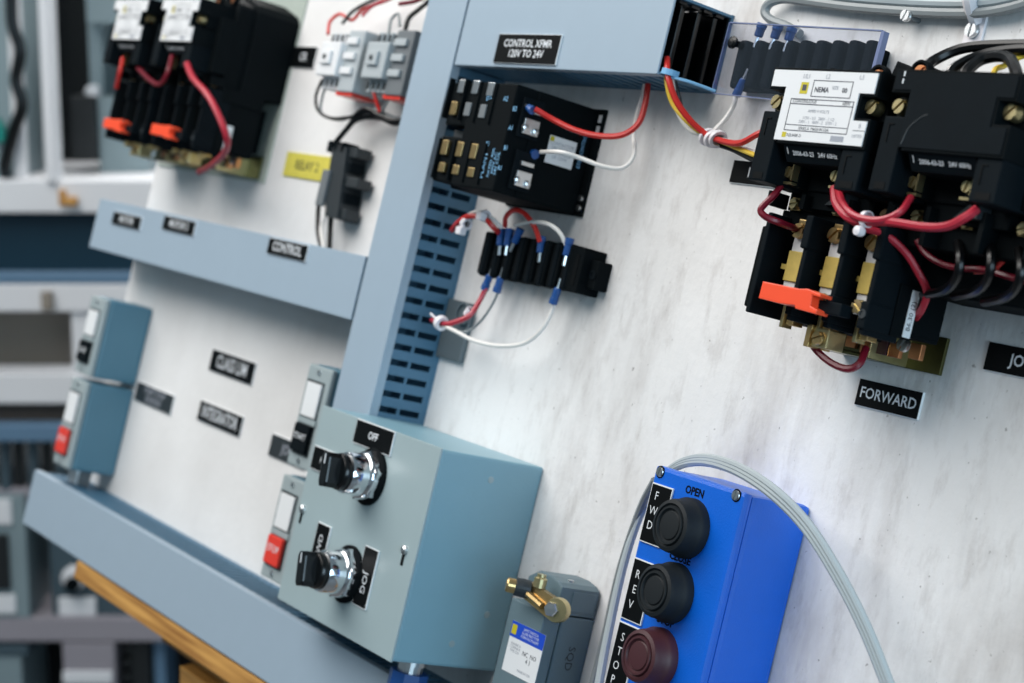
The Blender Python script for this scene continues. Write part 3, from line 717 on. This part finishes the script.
# lever arm: hub, bar, roller pin
def pb(x, y, n): return Vector((*P(x, y, n), n))
c0 = pb(552, 609, 47)
hub = part(G().lathe(c0+Vector((0, 0, -6)), [(8.4, 0), (8.4, 4), (7.8, 6), (5, 6.2)], (.55, 0, 1), 24), 'hub', 'zinc', smooth=True)
part(G().lathe(c0+Vector((.2, 0, 0)), [(5, 0), (5, 2.6), (4.3, 3.6), (0, 3.8)], (.55, 0, 1), 6), 'hub_bolt', 'steel', hub)
e0 = pb(527, 590, 50); mid = (c0+e0)/2
d = (e0-c0).normalized(); nn = Vector((.48, 0, .88)); sd = nn.cross(d).normalized()
A = [c0+sd*7, c0-sd*7, c0-sd*7-nn*6, c0+sd*7-nn*6]; B = [e0+sd*6, e0-sd*6, e0-sd*6-nn*6, e0+sd*6-nn*6]
arm = part(G().loft(A, B), 'lever_arm', 'brass')
part(G().tube([c0+sd*2+nn*2+d*8, e0+sd*1+nn*2-d*2], 2.4, 8, 1), 'arm_rib', 'brass', arm)
part(G().lathe(pb(540, 583, 47), [(4.5, -3), (4.5, 3), (3.2, 4), (3.2, 6)], (0, 1, 0), 14), 'set_screw', 'zinc', arm)
rp = pb(527, 589, 50)
part(G().lathe(rp, [(6, -2), (6.4, 3), (6, 8), (4.8, 8.4)], (-.5, 0, .85), 20), 'roller', 'slate', arm)
part(G().lathe(rp+Vector((-.5, 0, .85))*8.4, [(5, 0), (5, 5), (4.2, 6), (0, 6.2)], (-.5, 0, .85), 20), 'roller_pin', 'brass', arm)
screw((*P(524, 611, 36), 34), 3.8, 4, .8, 'brass')

# ------------------------------------------------------------------ blue push-button station
thing('button_station', 'bright blue three-button push-button station with grey cable', 'button station', (-833, -150, 0))
part(G().box(-873.5, -792.5, -242, -70, 0, 48.5, 3.5), 'body', 'blue')
part(G().box(-874.5, -791.5, -243, -69, 49, 56, 2.6), 'cover', 'blue')
for k, (v, m, emb, word) in enumerate(((-99.6, 'rubber', 'OPEN', 'FWD'), (-139.3, 'rubber', 'CLOSE', 'REV'), (-179.2, 'maroon', 'STOP', 'STOP'))):
    b = part(G().lathe((-831.5, v, 56), [(18.3, 0), (18.3, 4.5), (17.6, 6.4), (16.6, 8), (16.2, 13), (15.4, 15.6), (13.2, 16.4), (12.6, 15.2), (12.0, 15.0), (11.4, 16.6), (10.2, 16.6), (9.6, 15.2), (9.0, 15.1), (8.2, 15.9), (0, 16.6)], seg=44), 'button', m, smooth=True)
    uu, vv = P(*((694.6, 492), (680, 558.5), (665.4, 621.5))[k], 56.15); lettering(emb, (uu, vv, 56.15), 4.8, 'print_black', bold=.22)
    uu, vt = P(653, (482, 0, 0)[k], 57) if k == 0 else (P(653, 482, 57)[0], P(*((0, 0), (634, 556.5), (617, 619))[k], 57)[1])
    vb = P(*((638, 540), (619.8, 617), (600, 690))[k], 57)[1]
    p_ = part(G().box(uu, uu+20, vb, vt, 56, 57.2, .15, 1), 'nameplate', 'white_plastic')
    part(G().box(uu+.8, uu+19.2, vb+.8, vt-.8, 57.1, 57.4), 'face', 'tag_black', p_)
    for i, ch in enumerate(word): lettering(ch, (uu+7, vt-(7.5, 9.5, 9)[k]-i*(9.2, 9.4, 8.8)[k], 57.5), 5.4, 'print_white', p_)
for px, py in ((660.5, 472), (736.5, 495.5)):
    u, v = P(px, py, 56); part(G().lathe((u, v, 55.9), [(3.9, 0), (3.9, .35), (0, .35)], seg=18), 'screw_well', 'tag_black'); screw((u, v, 56.1), 3.1, 1.2, 1.35, 'steel')
# pendant cable loops from behind the station over its top
def cable(pts, r, m): return [(*P(a[0], a[1], a[2]), a[2]) for a in pts]
cp = cable([(596, 700, 30), (607, 640, 26), (625, 560, 24), (645, 505, 24), (668, 472, 26), (696, 460, 36), (730, 466, 54), (768, 488, 62), (805, 524, 58), (838, 575, 52), (866, 630, 46), (890, 690, 40)], 4, 'grey_cable')
t = thing('pendant_cable', 'flat ribbed light grey cable looping over the blue button station', 'cable', cp[5])
for k, dv in enumerate((-2.5, 0, 2.5)):
    part(G().tube([(u+dv*.6, v+dv*.8, n+dv*.2) for u, v, n in cp], 2.2, 8), 'core_strand', 'grey_cable', smooth=True)
cp = cable([(590, 695, 16), (604, 640, 16), (620, 570, 20), (640, 510, 26), (655, 480, 34)], 3, 'slate_cable')
o = G().tube(cp, 2.6, 8).build('pendant_cable', 'slate_cable', None, cp[2], True); tag(o, 'thin slate grey cable running along the left flank of the blue station', 'cable')

# ------------------------------------------------------------------ small button stations
def station(u, v0, v1, button, label, D=0):
    thing('push_station', label, 'button station', (u+20, (v0+v1)/2, 0), 'narrow push-button stations')
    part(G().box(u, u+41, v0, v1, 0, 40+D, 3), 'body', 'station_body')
    f = part(G().box(u+.5, u+40.5, v0+.5, v1-.5, 40+D, 45+D, 1.8), 'front_frame', 'station')
    part(G().box(u+4, u+33, v0+11, v1-13, 44.6+D, 45.4+D), 'inset', 'slate', f)
    part(G().box(u+7, u+31, v0+(v1-v0)*.50, v1-15, 45.2+D, 47+D, .4), 'window', 'white_plastic', f)
    part(G().box(u+4, u+34, v0+(v1-v0)*.43, v0+(v1-v0)*.485, 45.2+D, 46.4+D), 'bridge', 'station', f)
    b = part(G().box(u+6, u+31, v0+13, v0+(v1-v0)*.42, 45+D, 49+D, 1.2), 'button', button, f)
    lettering('START' if button != 'red' else 'STOP', (u+18.5, v0+(v1-v0)*.3, 49.1+D), 5 if button != 'red' else 6, 'print_white', b, bold=.02)
    for v in (v0+6, v1-6): screw((u+20, v, 45+D), 2.4, 1.2, .4, 'steel', f)
station(-1808, -161, -80, 'black_soft', 'upper of the two stacked stations at the left edge, black button', 7)
station(-1808, -257, -166, 'red', 'lower of the two stacked stations at the left edge, red button', 7)
station(-1345, -163, -77, 'black_soft', 'narrow station with black button left of the control box')
station(-1345, -258, -171, 'red', 'narrow station with red button left of the control box')
for (u, nm) in ((-1800, 'short grey conduit fitting below the stacked stations'), ):
    o = thing('conduit_fitting', nm, 'fitting', (u, -265, 24)); part(G().lathe((u, -258, 24), [(13, 0), (13, 4), (10, 5), (10, 16)], (0, -1, 0), 18), 'collar', 'steel'); part(G().box(u+14, u+19, -273, -258, 18, 30, 1), 'bolt', 'relay_dark')

# ------------------------------------------------------------------ grey relays at the top
def relay(u, v0, v1, w, label, body, side):
    thing('grey_relay', label, 'relay', (u+w/2, (v0+v1)/2, 0), 'light grey relays by the upright duct')
    N = 42
    part(G().box(u, u+w, v0+2, v1-2, 0, 24, 1), 'base', side)
    part(G().box(u+w*.55, u+w, v0-3, v1+3, 3, N-6, 1.5), 'side_module', side)
    f = part(G().box(u, u+w*.56, v0+9, v1-9, 23, N, 1.5), 'front', body)
    part(G().box(u+w*.12, u+w*.4, (v0+v1)/2-5, (v0+v1)/2+7, N, N+3, 1), 'indicator', body, f); part(G().box(u+w*.22, u+w*.3, (v0+v1)/2-1, (v0+v1)/2+3, N+3, N+3.5), 'mark', 'slate', f)
    for v in (v0+4, v1-4):
        for i in range(4):
            k = part(G().box(u+1+i*w*.14, u+w*.1+i*w*.14, v-5, v+5, 20, 34, .6), 'terminal_pocket', body); part(G().box(u+2.2+i*w*.14, u+w*.1-1+i*w*.14, v-3, v+3, 34, 34.6), 'pocket_mouth', 'slate', k)
    part(G().box(u+w*.5, u+w*.95, v0-6, v0-2, 10, 34, .6), 'red_foot', 'red')
    for i in range(3): part(G().box(u+w*.6, u+w*.9, v0+12+i*13, v0+18+i*13, N-6, N-3, .6), 'step', body)
ra = P(319, 55, 42)[0]; relay(ra, 155, 203, 62, 'light grey plug-in relay, left of the two at the top', 'plate_white', 'relay_grey')
rb = P(364, 60, 42)[0]; relay(rb, 155, 204, 62, 'darker grey plug-in relay, right of the two at the top', 'relay_grey', 'relay_dark')
part(G().box(rb-9, rb-1, 166, 190, 0, 26, 1), 'adapter', 'black_soft')
# dark relay under the relays
thing('dark_relay', 'dark grey relay block with side connectors below the light relays', 'relay', (-1420, 80, 0))
g0 = [P(x, y, 22) for x, y in ((332, 148), (340, 143), (346, 147), (340, 190), (336, 219), (327, 217), (324, 196))]
part(G().prism(g0, 0, 22, 1.5), 'body', 'slate')
u, v = P(356, 158, 12)
for k, (dv, L) in enumerate(((4, 10), (-9, 4), (-22, 22), (-36, 8), (-50, 14))): part(G().box(u-20, u+L, v+dv-4.5, v+dv+4.5, 3, 18, 1), 'connector', 'black_soft' if k % 2 else 'slate')
u, v = P(334, 150, 22)
for k in range(3): part(G().box(u-14+k*12, u-6+k*12, v-2, v+8, 8, 22, 1), 'plug', 'black_soft')
part(G().box(u-6, u+6, v-50, v-18, 21, 25, 1), 'front_rib', 'relay_dark')

# ------------------------------------------------------------------ wires near the starters
wire([(784, 181, 78), (775, 194, 86), (761, 209, 90), (766, 217, 88), (778, 222, 82), (788, 226, 74), (797, 229, 66)], 2.1, 'maroon_wire', 'dark red wire looping from the left coil terminal to the overload relay')
wire([(834, 188, 80), (836, 203, 84), (846, 216, 88), (862, 222, 90), (890, 222, 92), (925, 227, 93), (948, 226, 93), (966, 217, 92), (977, 209, 88)], 2.4, 'crimson_wire', 'thick crimson jumper crossing between the two near contactors')
wire([(838, 190, 80), (845, 207, 92), (858, 217, 95), (880, 220, 94), (900, 212, 90), (911, 197, 82)], 2.0, 'crimson_wire', 'crimson wire ending at the coil terminal of the plateless contactor')
wire([(846, 216, 86), (862, 227, 84), (885, 235, 76), (905, 252, 66), (919, 274, 58), (927, 292, 50), (922, 309, 44), (914, 320, 36)], 2.1, 'crimson_wire', 'crimson wire curving down past the white rating sticker')
wire([(917, 240, 62), (925, 253, 60), (940, 263, 58), (958, 268, 56), (985, 270, 56), (1010, 277, 56), (1035, 284, 56)], 1.8, 'maroon_wire', 'dark red wire low behind the black loops at right')
wire([(1006, 257, 50), (1000, 264, 50), (992, 270, 50), (975, 272, 50)], 1.4, 'red_wire', 'thin red wire end below the plateless contactor')
wire([(811, 343, 54), (820, 354, 52), (833, 364, 50), (848, 369, 48), (860, 363, 44), (866, 348, 38)], 2.2, 'maroon_wire', 'dark red loop hanging from the bottom of the overload relay')
tie = thing('cable_tie', 'white cable tie around the crimson wires between the contactors', 'cable tie', (*P(861, 222, 92), 92))
ua, va = P(862, 218, 95); part(G().lathe((ua-2, va, 91), [(4.6, 0), (4.6, 3), (3.8, 3), (3.8, 0)], (1, .1, 0), 16), 'loop', 'tie_white'); part(G().lathe((ua-.5, va-7, 94), [(2.6, -2), (3, 0), (2.6, 2.4), (0, 3)], seg=16), 'head', 'tie_white')
for k, (x, y, nx) in enumerate(((957, 243, 0), (988, 244, 0), (1018, 250, 0))):
    nm = ('leftmost', 'middle', 'rightmost')[k]
    wire([(x+1, y, 64), (x+3, y+16, 70), (x, y+34, 68), (x-12, y+47, 60), (x-34, y+52, 46)], 2.6, 'black_wire', f'{nm} of three black wires looping below the plateless contactor', group='black motor leads')
thing('mounting_rail', 'brass and steel rail below the plateless contactor', 'rail', (-680, 50, 0))
r0 = P(962, 283, 20); part(G().box(r0[0]-6, r0[0]+95, r0[1]-10, r0[1]+14, 0, 20, 1), 'rail', 'bench_dark'); part(G().box(r0[0], r0[0]+90, r0[1]+3, r0[1]+8, 20, 22, .4), 'brass_bar', 'brass_strip')
part(G().box(r0[0]-9, r0[0]-7.4, r0[1]-9, r0[1]+9, 0, 20, .2), 'edge', 'brass')
for k in range(3): screw((r0[0]+26+k*26, r0[1]+5, 22), 3.6, 3, .4*k, 'steel')
# black cables entering the plateless contactor from the top right
for k, (pts, r) in enumerate((([(1060, 45, 24), (1010, 45, 26), (965, 48, 30), (935, 60, 40), (922, 72, 52)], 3.2), ([(1060, 50, 34), (1015, 50, 36), (980, 56, 42), (955, 68, 54), (948, 80, 60)], 3.2), ([(1026, 120, 60), (1018, 78, 56), (1008, 58, 46), (985, 58, 46), (968, 70, 56), (962, 84, 60)], 3.4))):
    wire(pts, r, 'black_wire', ('uppermost black lead arching over the plateless contactor', 'middle black lead arching over the plateless contactor', 'lowest black lead bending down at the right edge')[k])
wire([(1036, 52, 30), (1018, 58, 34), (1004, 66, 40), (995, 70, 50), (992, 84, 60)], 1.6, 'yellow_wire', 'yellow wire above the plateless contactor, right one')
wire([(978, 63, 40), (968, 70, 50), (958, 78, 58), (950, 86, 60)], 1.8, 'yellow_wire', 'yellow wire end above the plateless contactor, left one')

# wires out of the duct end
B0 = (668, 66, 46)
wire([(667, 58, 44), (668, 76, 47), (676, 100, 42), (690, 120, 34), (706, 134, 26), (722, 141, 24), (740, 143, 24), (758, 134, 24), (775, 128, 20)], 2.1, 'red_wire', 'red wire from the open duct end through the tie to the near starter')
wire([(666, 66, 42), (667, 84, 42), (673, 104, 38), (688, 122, 32), (704, 134, 24), (730, 145, 20), (752, 154, 20), (772, 162, 18)], 1.7, 'yellow_wire', 'yellow wire from the open duct end, beside the red one')
wire([(670, 70, 40), (674, 96, 36), (680, 116, 30), (692, 131, 26), (706, 135, 22), (728, 142, 20), (752, 152, 18), (775, 160, 16)], 1.9, 'white_wire', 'white wire from the open duct end through the wire knot')
wire([(672, 72, 38), (678, 96, 30), (684, 116, 24), (700, 132, 20), (716, 143, 18), (734, 150, 17), (754, 160, 16), (775, 168, 14)], 1.9, 'black_wire', 'black wire from the open duct end passing above the 120V label')
wire([(736, 92, 16), (734, 104, 16), (726, 118, 18), (714, 131, 22), (704, 138, 22)], 1.7, 'white_wire', 'white wire dropping from the covered terminal strip to the knot')
thing('wire_knot', 'grey string tie bundling the wires above the 120V label', 'tie', (*P(710, 138, 22), 22))
for k, (x, y) in enumerate(((708, 137), (713, 139), (718, 139))):
    u, v = P(x, y, 22); part(G().lathe((u, v, 22), [(6.2, -1.4), (6.6, 0), (6.2, 1.4), (4.2, 1.4), (4.2, -1.4)], (.86, -.5, .1), 16), 'turn', 'tie_white', smooth=True)
thing('cable_tie', 'pale blue tie at the lower corner of the open duct end', 'cable tie', (*P(668, 72, 46), 46))
u, v = P(668, 72, 47); part(G().lathe((u, v, 45), [(6, -2), (6, 2), (4.8, 2), (4.8, -2)], (.1, 1, 0), 16), 'loop', 'print_cool'); part(G().tube([(u+2, v-3, 46), (u+14, v-4, 38), (u+24, v-6, 24)], 1.1, 6), 'tail', 'print_cool')
# leads of the box contactor
def side_pt(x, y): v, n = PU(x, y, U1+5); return x, y, n
n1 = PU(528, 107, U1+5)[1]; n2 = PU(538, 152, U1+5)[1]
spade(528, 107, n1, 1, -.35, 'blue crimp terminal on the red lead of the box contactor', L=7, r=2.6)
spade(527, 152, n2, 1, -.1, 'blue crimp terminal on the white lead of the box contactor', L=11, r=3)
wire([(535, 109, n1), (552, 119, 58), (575, 130, 48), (600, 136, 38), (622, 135, 30), (638, 124, 24), (645, 105, 22), (648, 84, 22)], 2.1, 'red_wire', 'bright red lead from the box contactor up into the duct')
wire([(541, 152, n2), (560, 152, 56), (580, 158, 46), (602, 166, 36), (622, 168, 26), (634, 155, 20), (634, 130, 16), (641, 100, 16), (645, 84, 18)], 1.6, 'white_wire', 'white lead from the box contactor curving up into the duct')
# leads of the lower terminal block
wire([(452, 230, 26), (459, 222, 36), (470, 216, 40), (485, 219, 38), (494, 228, 32), (499, 233, 24)], 2.1, 'red_wire', 'red lead from the slotted duct to the top of the lower block')
wire([(505, 226, 24), (506, 217, 30), (514, 210, 34), (525, 214, 32), (535, 228, 28), (540, 242, 24)], 1.9, 'red_wire', 'red jumper arching over the top of the lower block')
wire([(462, 222, 32), (475, 212, 36), (490, 217, 34), (502, 228, 26)], 1.6, 'white_wire', 'white wire wrapped with the red lead above the lower block')
wire([(515, 225, 26), (530, 222, 30), (548, 224, 30), (560, 233, 26), (566, 245, 22)], 1.6, 'white_wire', 'white jumper ending at the rightmost top crimp of the lower block')
wire([(486, 288, 20), (480, 300, 22), (470, 315, 28), (455, 322, 34), (444, 324, 36), (432, 320, 30)], 2.0, 'crimson_wire', 'red lead from the bottom of the lower block back to the duct')
wire([(499, 290, 20), (492, 305, 18), (480, 322, 16), (465, 332, 18), (448, 328, 30), (436, 323, 30)], 1.0, 'slate_cable', 'thin grey wire from the second bottom crimp of the lower block')
wire([(436, 322, 34), (455, 331, 36), (475, 341, 32), (500, 346, 26), (525, 343, 22), (543, 328, 20), (553, 308, 18), (556, 297, 18)], 1.6, 'white_wire', 'long white wire hanging below the lower terminal block')
thing('cable_tie', 'white cable tie at the slotted duct below the terminal block', 'cable tie', (*P(441, 323, 36), 36))
u, v = P(441, 323, 36); part(G().lathe((u, v, 36), [(5.5, -2.5), (6, 0), (5.5, 2.5), (3, 2.5), (3, -2.5)], (1, -.3, 0), 16), 'loop', 'tie_white'); part(G().tube([(u-4, v+1, 36), (u-14, v+5, 38)], 1, 6), 'tail', 'tie_white')
for k, (x, y) in enumerate(((466, 224), (485, 216))):
    thing('cable_tie', ('white cable tie nearest the duct on the red lead', 'white cable tie in the middle of the red lead')[k], 'cable tie', (*P(x, y, 38), 38))
    u, v = P(x, y, 38); part(G().lathe((u, v, 38), [(4.5, -2), (4.8, 0), (4.5, 2), (2.6, 2), (2.6, -2)], (1, 0, 0), 14), 'loop', 'tie_white'); part(G().box(u-3.5, u+3.5, v-9+5*k, v-3+5*k, 38, 44, 1), 'head', 'tie_white')
thing('cable_tie', 'small white collar on the red lead under the lower block', 'cable tie', (*P(470, 312, 27), 27))
u, v = P(469, 312, 27); part(G().lathe((u, v, 27), [(3.4, -3), (3.4, 3), (2.2, 3), (2.2, -3)], (.6, .8, 0), 12), 'loop', 'tie_white')

# cables along the top right
for k, dv in enumerate((0, 6, 12)):
    pts = [(1060, -8, 8), (1024, 4, 8), (1000, 10, 8), (975, 13, 8), (940, 13, 8), (900, 11, 8), (850, 7, 8), (805, 1, 8), (784, -1, 8), (770, 3, 9), (765, 12, 9), (771, 20, 8), (786, 26, 6), (800, 34, 5)]
    if k: pts = pts[:8]+[(770, -8, 8)]
    q = [(*P(a[0], a[1], a[2]), a[2]) for a in pts]; q = [(u, v+dv, n) for u, v, n in q]
    o = G().tube(q, 3.1, 8).build('grey_cable', ('slate_cable', 'grey_cable', 'slate_cable')[k], None, q[5], True)
    tag(o, ('lowest grey cable along the top, hooking down behind the clear cover', 'middle grey cable along the top edge', 'upper grey cable along the top edge')[k], 'cable', 'grey cables along the top edge')
thing('cable_clamp', 'white nylon cable clamp screwed to the board at top right', 'clamp', (*P(976, 32, 0), 0))
u, v = P(976, 32, 0)
part(G().box(u-7, u+7, v-8, v+9, 0, 2, .6), 'pad', 'tie_white'); part(G().tube([(u, v+6, 2), (u+1, v+11, 9), (u+2, v+18, 14), (u+2.5, v+28, 12), (u+3, v+40, 6)], 4.4, 8), 'strap', 'tie_white'); screw((u, v, 2), 4.6, 3.4, 1.5, 'steel')
u, v = P(919, 21, 0)
thing('wood_screw', 'steel screw half driven into the board under the grey cables', 'screw', (u, v, 0))
part(G().cyl((u, v, 0), 1.6, 10), 'shank', 'relay_dark'); screw((u, v, 10), 3.8, 3, 1.2, 'steel', name='head')

# ------------------------------------------------------------------ wires of the far equipment
def fw(pts, r, m, label): wire(pts, r, m, label)
fw([(187, 64, 100), (193, 78, 104), (207, 94, 104), (218, 114, 100), (227, 138, 92), (225, 152, 80), (212, 165, 60), (199, 172, 50)], 3.0, 'crimson_wire', 'thick crimson wire swooping down beside the far starters')
fw([(172, 56, 92), (168, 72, 98), (160, 84, 98), (150, 80, 96), (138, 68, 92)], 2.2, 'maroon_wire', 'dark red wire between the two far contactors')
fw([(123, 58, 92), (120, 72, 96), (116, 88, 92)], 2.0, 'red_wire', 'short red wire under the leftmost contactor')
fw([(328, 34, 34), (330, 22, 30), (340, 14, 26), (352, 20, 24), (362, 10, 20), (380, 2, 20), (395, -8, 20)], 1.6, 'red_wire', 'thin red wire arching above the left grey relay')
fw([(342, 24, 30), (352, 12, 26), (365, 4, 24), (378, -2, 24)], 1.6, 'black_wire', 'black wire arching above the left grey relay')
fw([(362, 16, 30), (372, 6, 26), (385, 1, 24), (400, -6, 24)], 1.6, 'crimson_wire', 'crimson wire running up between the grey relays')
fw([(389, 32, 32), (391, 20, 30), (398, 14, 28), (400, 26, 30)], 1.4, 'slate_cable', 'grey wire hooped above the right grey relay')
fw([(405, 30, 30), (409, 18, 28), (418, 10, 24), (428, 2, 20), (440, -8, 20)], 2.2, 'black_wire', 'thick black wire above the right grey relay')
fw([(400, 4, 24), (412, 2, 24), (424, -2, 20)], 2.0, 'maroon_wire', 'dark red wire at the top next to the upright duct')
fw([(322, 80, 32), (316, 96, 30), (318, 110, 30), (330, 118, 28), (350, 117, 26), (370, 112, 24), (392, 120, 20), (405, 119, 18)], 1.5, 'black_wire', 'black wire dropping from the left relay and running right')
fw([(328, 82, 32), (322, 98, 30), (322, 114, 28), (340, 120, 26), (356, 114, 24), (372, 109, 22), (395, 117, 18), (408, 116, 16)], 1.3, 'slate_cable', 'grey wire dropping from the left relay beside the black one')
fw([(350, 124, 24), (358, 113, 26), (368, 109, 26), (378, 115, 22), (392, 123, 18), (406, 123, 16)], 2.2, 'black_wire', 'thick black wire bundle end near the upright duct')
fw([(336, 142, 26), (346, 130, 26), (356, 120, 24), (374, 117, 20), (402, 124, 16)], 2.4, 'black_wire', 'black lead entering the top of the dark relay')
fw([(373, 88, 30), (376, 100, 28), (380, 112, 24)], 1.6, 'red_wire', 'short red wire below the right grey relay')
fw([(394, 92, 28), (386, 104, 26), (380, 114, 22)], 1.2, 'slate_cable', 'thin grey wire below the right grey relay')
fw([(320, 194, 12), (318, 214, 12), (318, 232, 16), (322, 250, 20)], 2.2, 'black_wire', 'black lead from the yellow tag down into the duct')
fw([(331, 216, 18), (330, 230, 18), (329, 250, 20)], 2.4, 'black_wire', 'black lead from the dark relay down into the duct')
fw([(324, 200, 14), (326, 214, 14), (321, 228, 16), (324, 250, 20)], 1.6, 'white_wire', 'white wire between the two black leads above the duct')

# ------------------------------------------------------------------ workbench rack behind, about 3.5 m away
D0 = 3.5
def rpx(g, x0, y0, x1, y1, d=D0, depth=.06, bev=0):
    X0, Z1 = bgp(x0, y0, d); X1, Z0 = bgp(x1, y1, d)
    return rbox(g, X0, X1, d, d+depth, Z0, Z1, bev)
def rthing(name, label, cat, x, y, d=D0, group=None):
    X, Z = bgp(x, y, d); thing(name, label, cat, (X*1000, Z*1000, -d*1000), group, frame=ROOM)
rthing('workbench', 'blurred white framed workbench with dark teal drawer panel at far left', 'workbench', 60, 300)
def rfull(name, m, x0, x1, y0, y1, d=D0, depth=.06, bev=.004, parent=None): return part(rpx(G(), x0, y0, x1, y1, d, depth, bev), name, m, parent)
rfull('shelf_board', 'bench_white', -160, 330, 180, 213, D0-.04, .45)
rfull('drawer_panel', 'bench_teal', -160, 330, 213, 273, D0, .05)
rfull('trim_strip', 'bench_blue', -160, 330, 272, 284, D0-.02, .3)
rfull('rail', 'bench_white', -160, 330, 284, 312, D0-.02, .06)
rfull('recess_panel', 'bench_tan', -160, 74, 310, 376, D0+.12, .03)
rfull('upright', 'bench_white', 70, 330, 300, 380, D0-.01, .1)
rfull('rail', 'bench_white', -160, 330, 374, 404, D0-.03, .1)
rfull('knob', 'bench_tan', 40, 52, 292, 311, D0-.04, .02)
rfull('speckled_strip', 'speckle', -160, 330, 404, 426, D0, .05)
rfull('trim_strip', 'bench_blue', -160, 330, 425, 442, D0-.04, .3)
for k in range(9): rfull('louvre', 'bench_dark' if k % 2 else 'enclosure_dark', -30+k*14, -30+k*14+13, 442, 492, D0+.01*(k % 2), .03)
rfull('lower_panel', 'mauve', -160, 330, 488, 512, D0, .2)
rfull('shelf_board', 'mauve', -160, 330, 618, 642, D0-.02, .45)
rfull('back_panel', 'bench_dark', -160, 330, 505, 760, D0+.32, .03)
rfull('back_panel', 'bench_dark', -160, 330, -260, 185, D0+.45, .03)
X0, Zt = bgp(34, -250, D0-.03); X1, _ = bgp(60, 0, D0-.03); _, Zb = bgp(50, 182, D0-.03)
rfull('post', 'bench_white', 26, 56, -260, 183, D0-.05, .06)
X0, _ = bgp(-150, 0, D0+.3); X1, _ = bgp(320, 0, D0+.3)
for X in (X0, X1): part(rbox(G(), X-.03, X+.03, D0+.2, D0+.26, 0, .75), 'leg', 'bench_white')
# gear on the bench
def gear(name, label, cat, parts, x, y, d=D0):
    rthing(name, label, cat, x, y, d)
    for (nm, m, x0, y0, x1, y1, dd, dep) in parts: rfull(nm, m, x0, x1, y0, y1, d+dd, dep, .003)
gear('steel_cabinet', 'blurred pale steel cabinet left of the white post', 'cabinet', [('body', 'enclosure', -120, -200, 24, 178, .02, .3), ('door_edge', 'bench_white', 8, -200, 14, 178, .0, .03)], -20, 178)
q = []
for x, y in ((12, -40), (12, 20), (20, 50), (16, 80), (22, 105), (14, 130), (5, 165), (8, 178)):
    X, Z = bgp(x, y, D0-.02); q.append((X*1000, Z*1000, -(D0-.02)*1000))
o = G().tube(q, 12, 8).build('black_hose', 'black_wire', None, q[3], True, ROOM); tag(o, 'blurred black hose hanging left of the white post', 'hose')
gear('instrument_case', 'blurred pale instrument with white knob in the dark rack opening', 'instrument', [('body', 'enclosure', 84, -40, 150, 24, .1, .2), ('column', 'enclosure', 87, 22, 104, 100, .14, .12), ('foot', 'enclosure', 97, 97, 150, 176, .12, .2), ('front', 'bench_dark', 70, 96, 97, 160, .1, .1)], 100, 178)
X, Z = bgp(92, 92, D0+.12); part(G().lathe((X*1000, Z*1000, -(D0+.14)*1000), [(14, 0), (14, 20), (10, 26), (0, 27)], seg=16), 'white_knob', 'bench_white')
gear('teal_bottle', 'small blurred teal object at the left picture edge', 'bottle', [('body', 'teal_paint', -8, 124, 4, 142, -.0, .03), ('neck', 'teal_paint', -4, 118, 0, 126, .005, .02)], 0, 178)
gear('brass_latch', 'small tan latch on the white shelf edge', 'latch', [('plate', 'wood', 58, 190, 66, 206, -.05, .012), ('lever', 'wood', 64, 197, 77, 206, -.055, .012)], 66, 200)
gear('switch_enclosure', 'blurred grey enclosure with white label at the lower left corner', 'enclosure', [('body', 'enclosure', -60, 496, 30, 618, -.02, .2), ('label', 'bench_white', -6, 500, 12, 525, -.026, .01), ('dial', 'bench_dark', -14, 535, 10, 590, -.03, .014), ('plate', 'bench_white', -10, 595, 16, 614, -.026, .01)], -10, 618)
gear('switch_enclosure', 'blurred dark grey enclosure with round chrome knob', 'enclosure', [('body', 'enclosure_dark', 48, 520, 128, 618, 0, .2), ('label', 'bench_white', 58, 598, 96, 616, -.008, .01)], 88, 618)
X, Z = bgp(74, 578, D0-.01); part(G().lathe((X*1000, Z*1000, -D0*1000), [(24, 0), (24, 16), (19, 22)], seg=20), 'knob_ring', 'bench_white'); part(G().lathe((X*1000, Z*1000-8, -D0*1000+20), [(15, 0), (14, 14), (0, 15)], seg=18), 'knob', 'black')
gear('parts_box', 'blurred light mauve box under the bench shelf', 'box', [('body', 'mauve', 62, 643, 118, 740, -.02, .2), ('label', 'bench_white', 62, 672, 112, 684, -.026, .01)], 90, 740)
gear('finned_unit', 'blurred black finned unit left of the easel leg', 'unit', [('body', 'bench_dark', 128, 610, 152, 740, 0, .15)]+[('fin', 'bench_dark', 124, 618+i*14, 130, 626+i*14, -.01, .1) for i in range(8)]+[('side', 'bench_blue', 152, 620, 168, 740, .02, .12)], 140, 740)
gear('bin', 'blurred pale blue bin in the bottom left corner', 'bin', [('body', 'enclosure', -60, 652, 26, 760, -.02, .2), ('rim', 'enclosure_dark', -62, 646, 28, 656, -.025, .21)], 0, 760)
gear('white_carton', 'white carton visible under the ledge right of the easel leg', 'carton', [('body', 'bench_white', 205, 640, 300, 760, .0, .2), ('flap', 'bench_white', 203, 636, 302, 642, -.005, .21)], 250, 760)
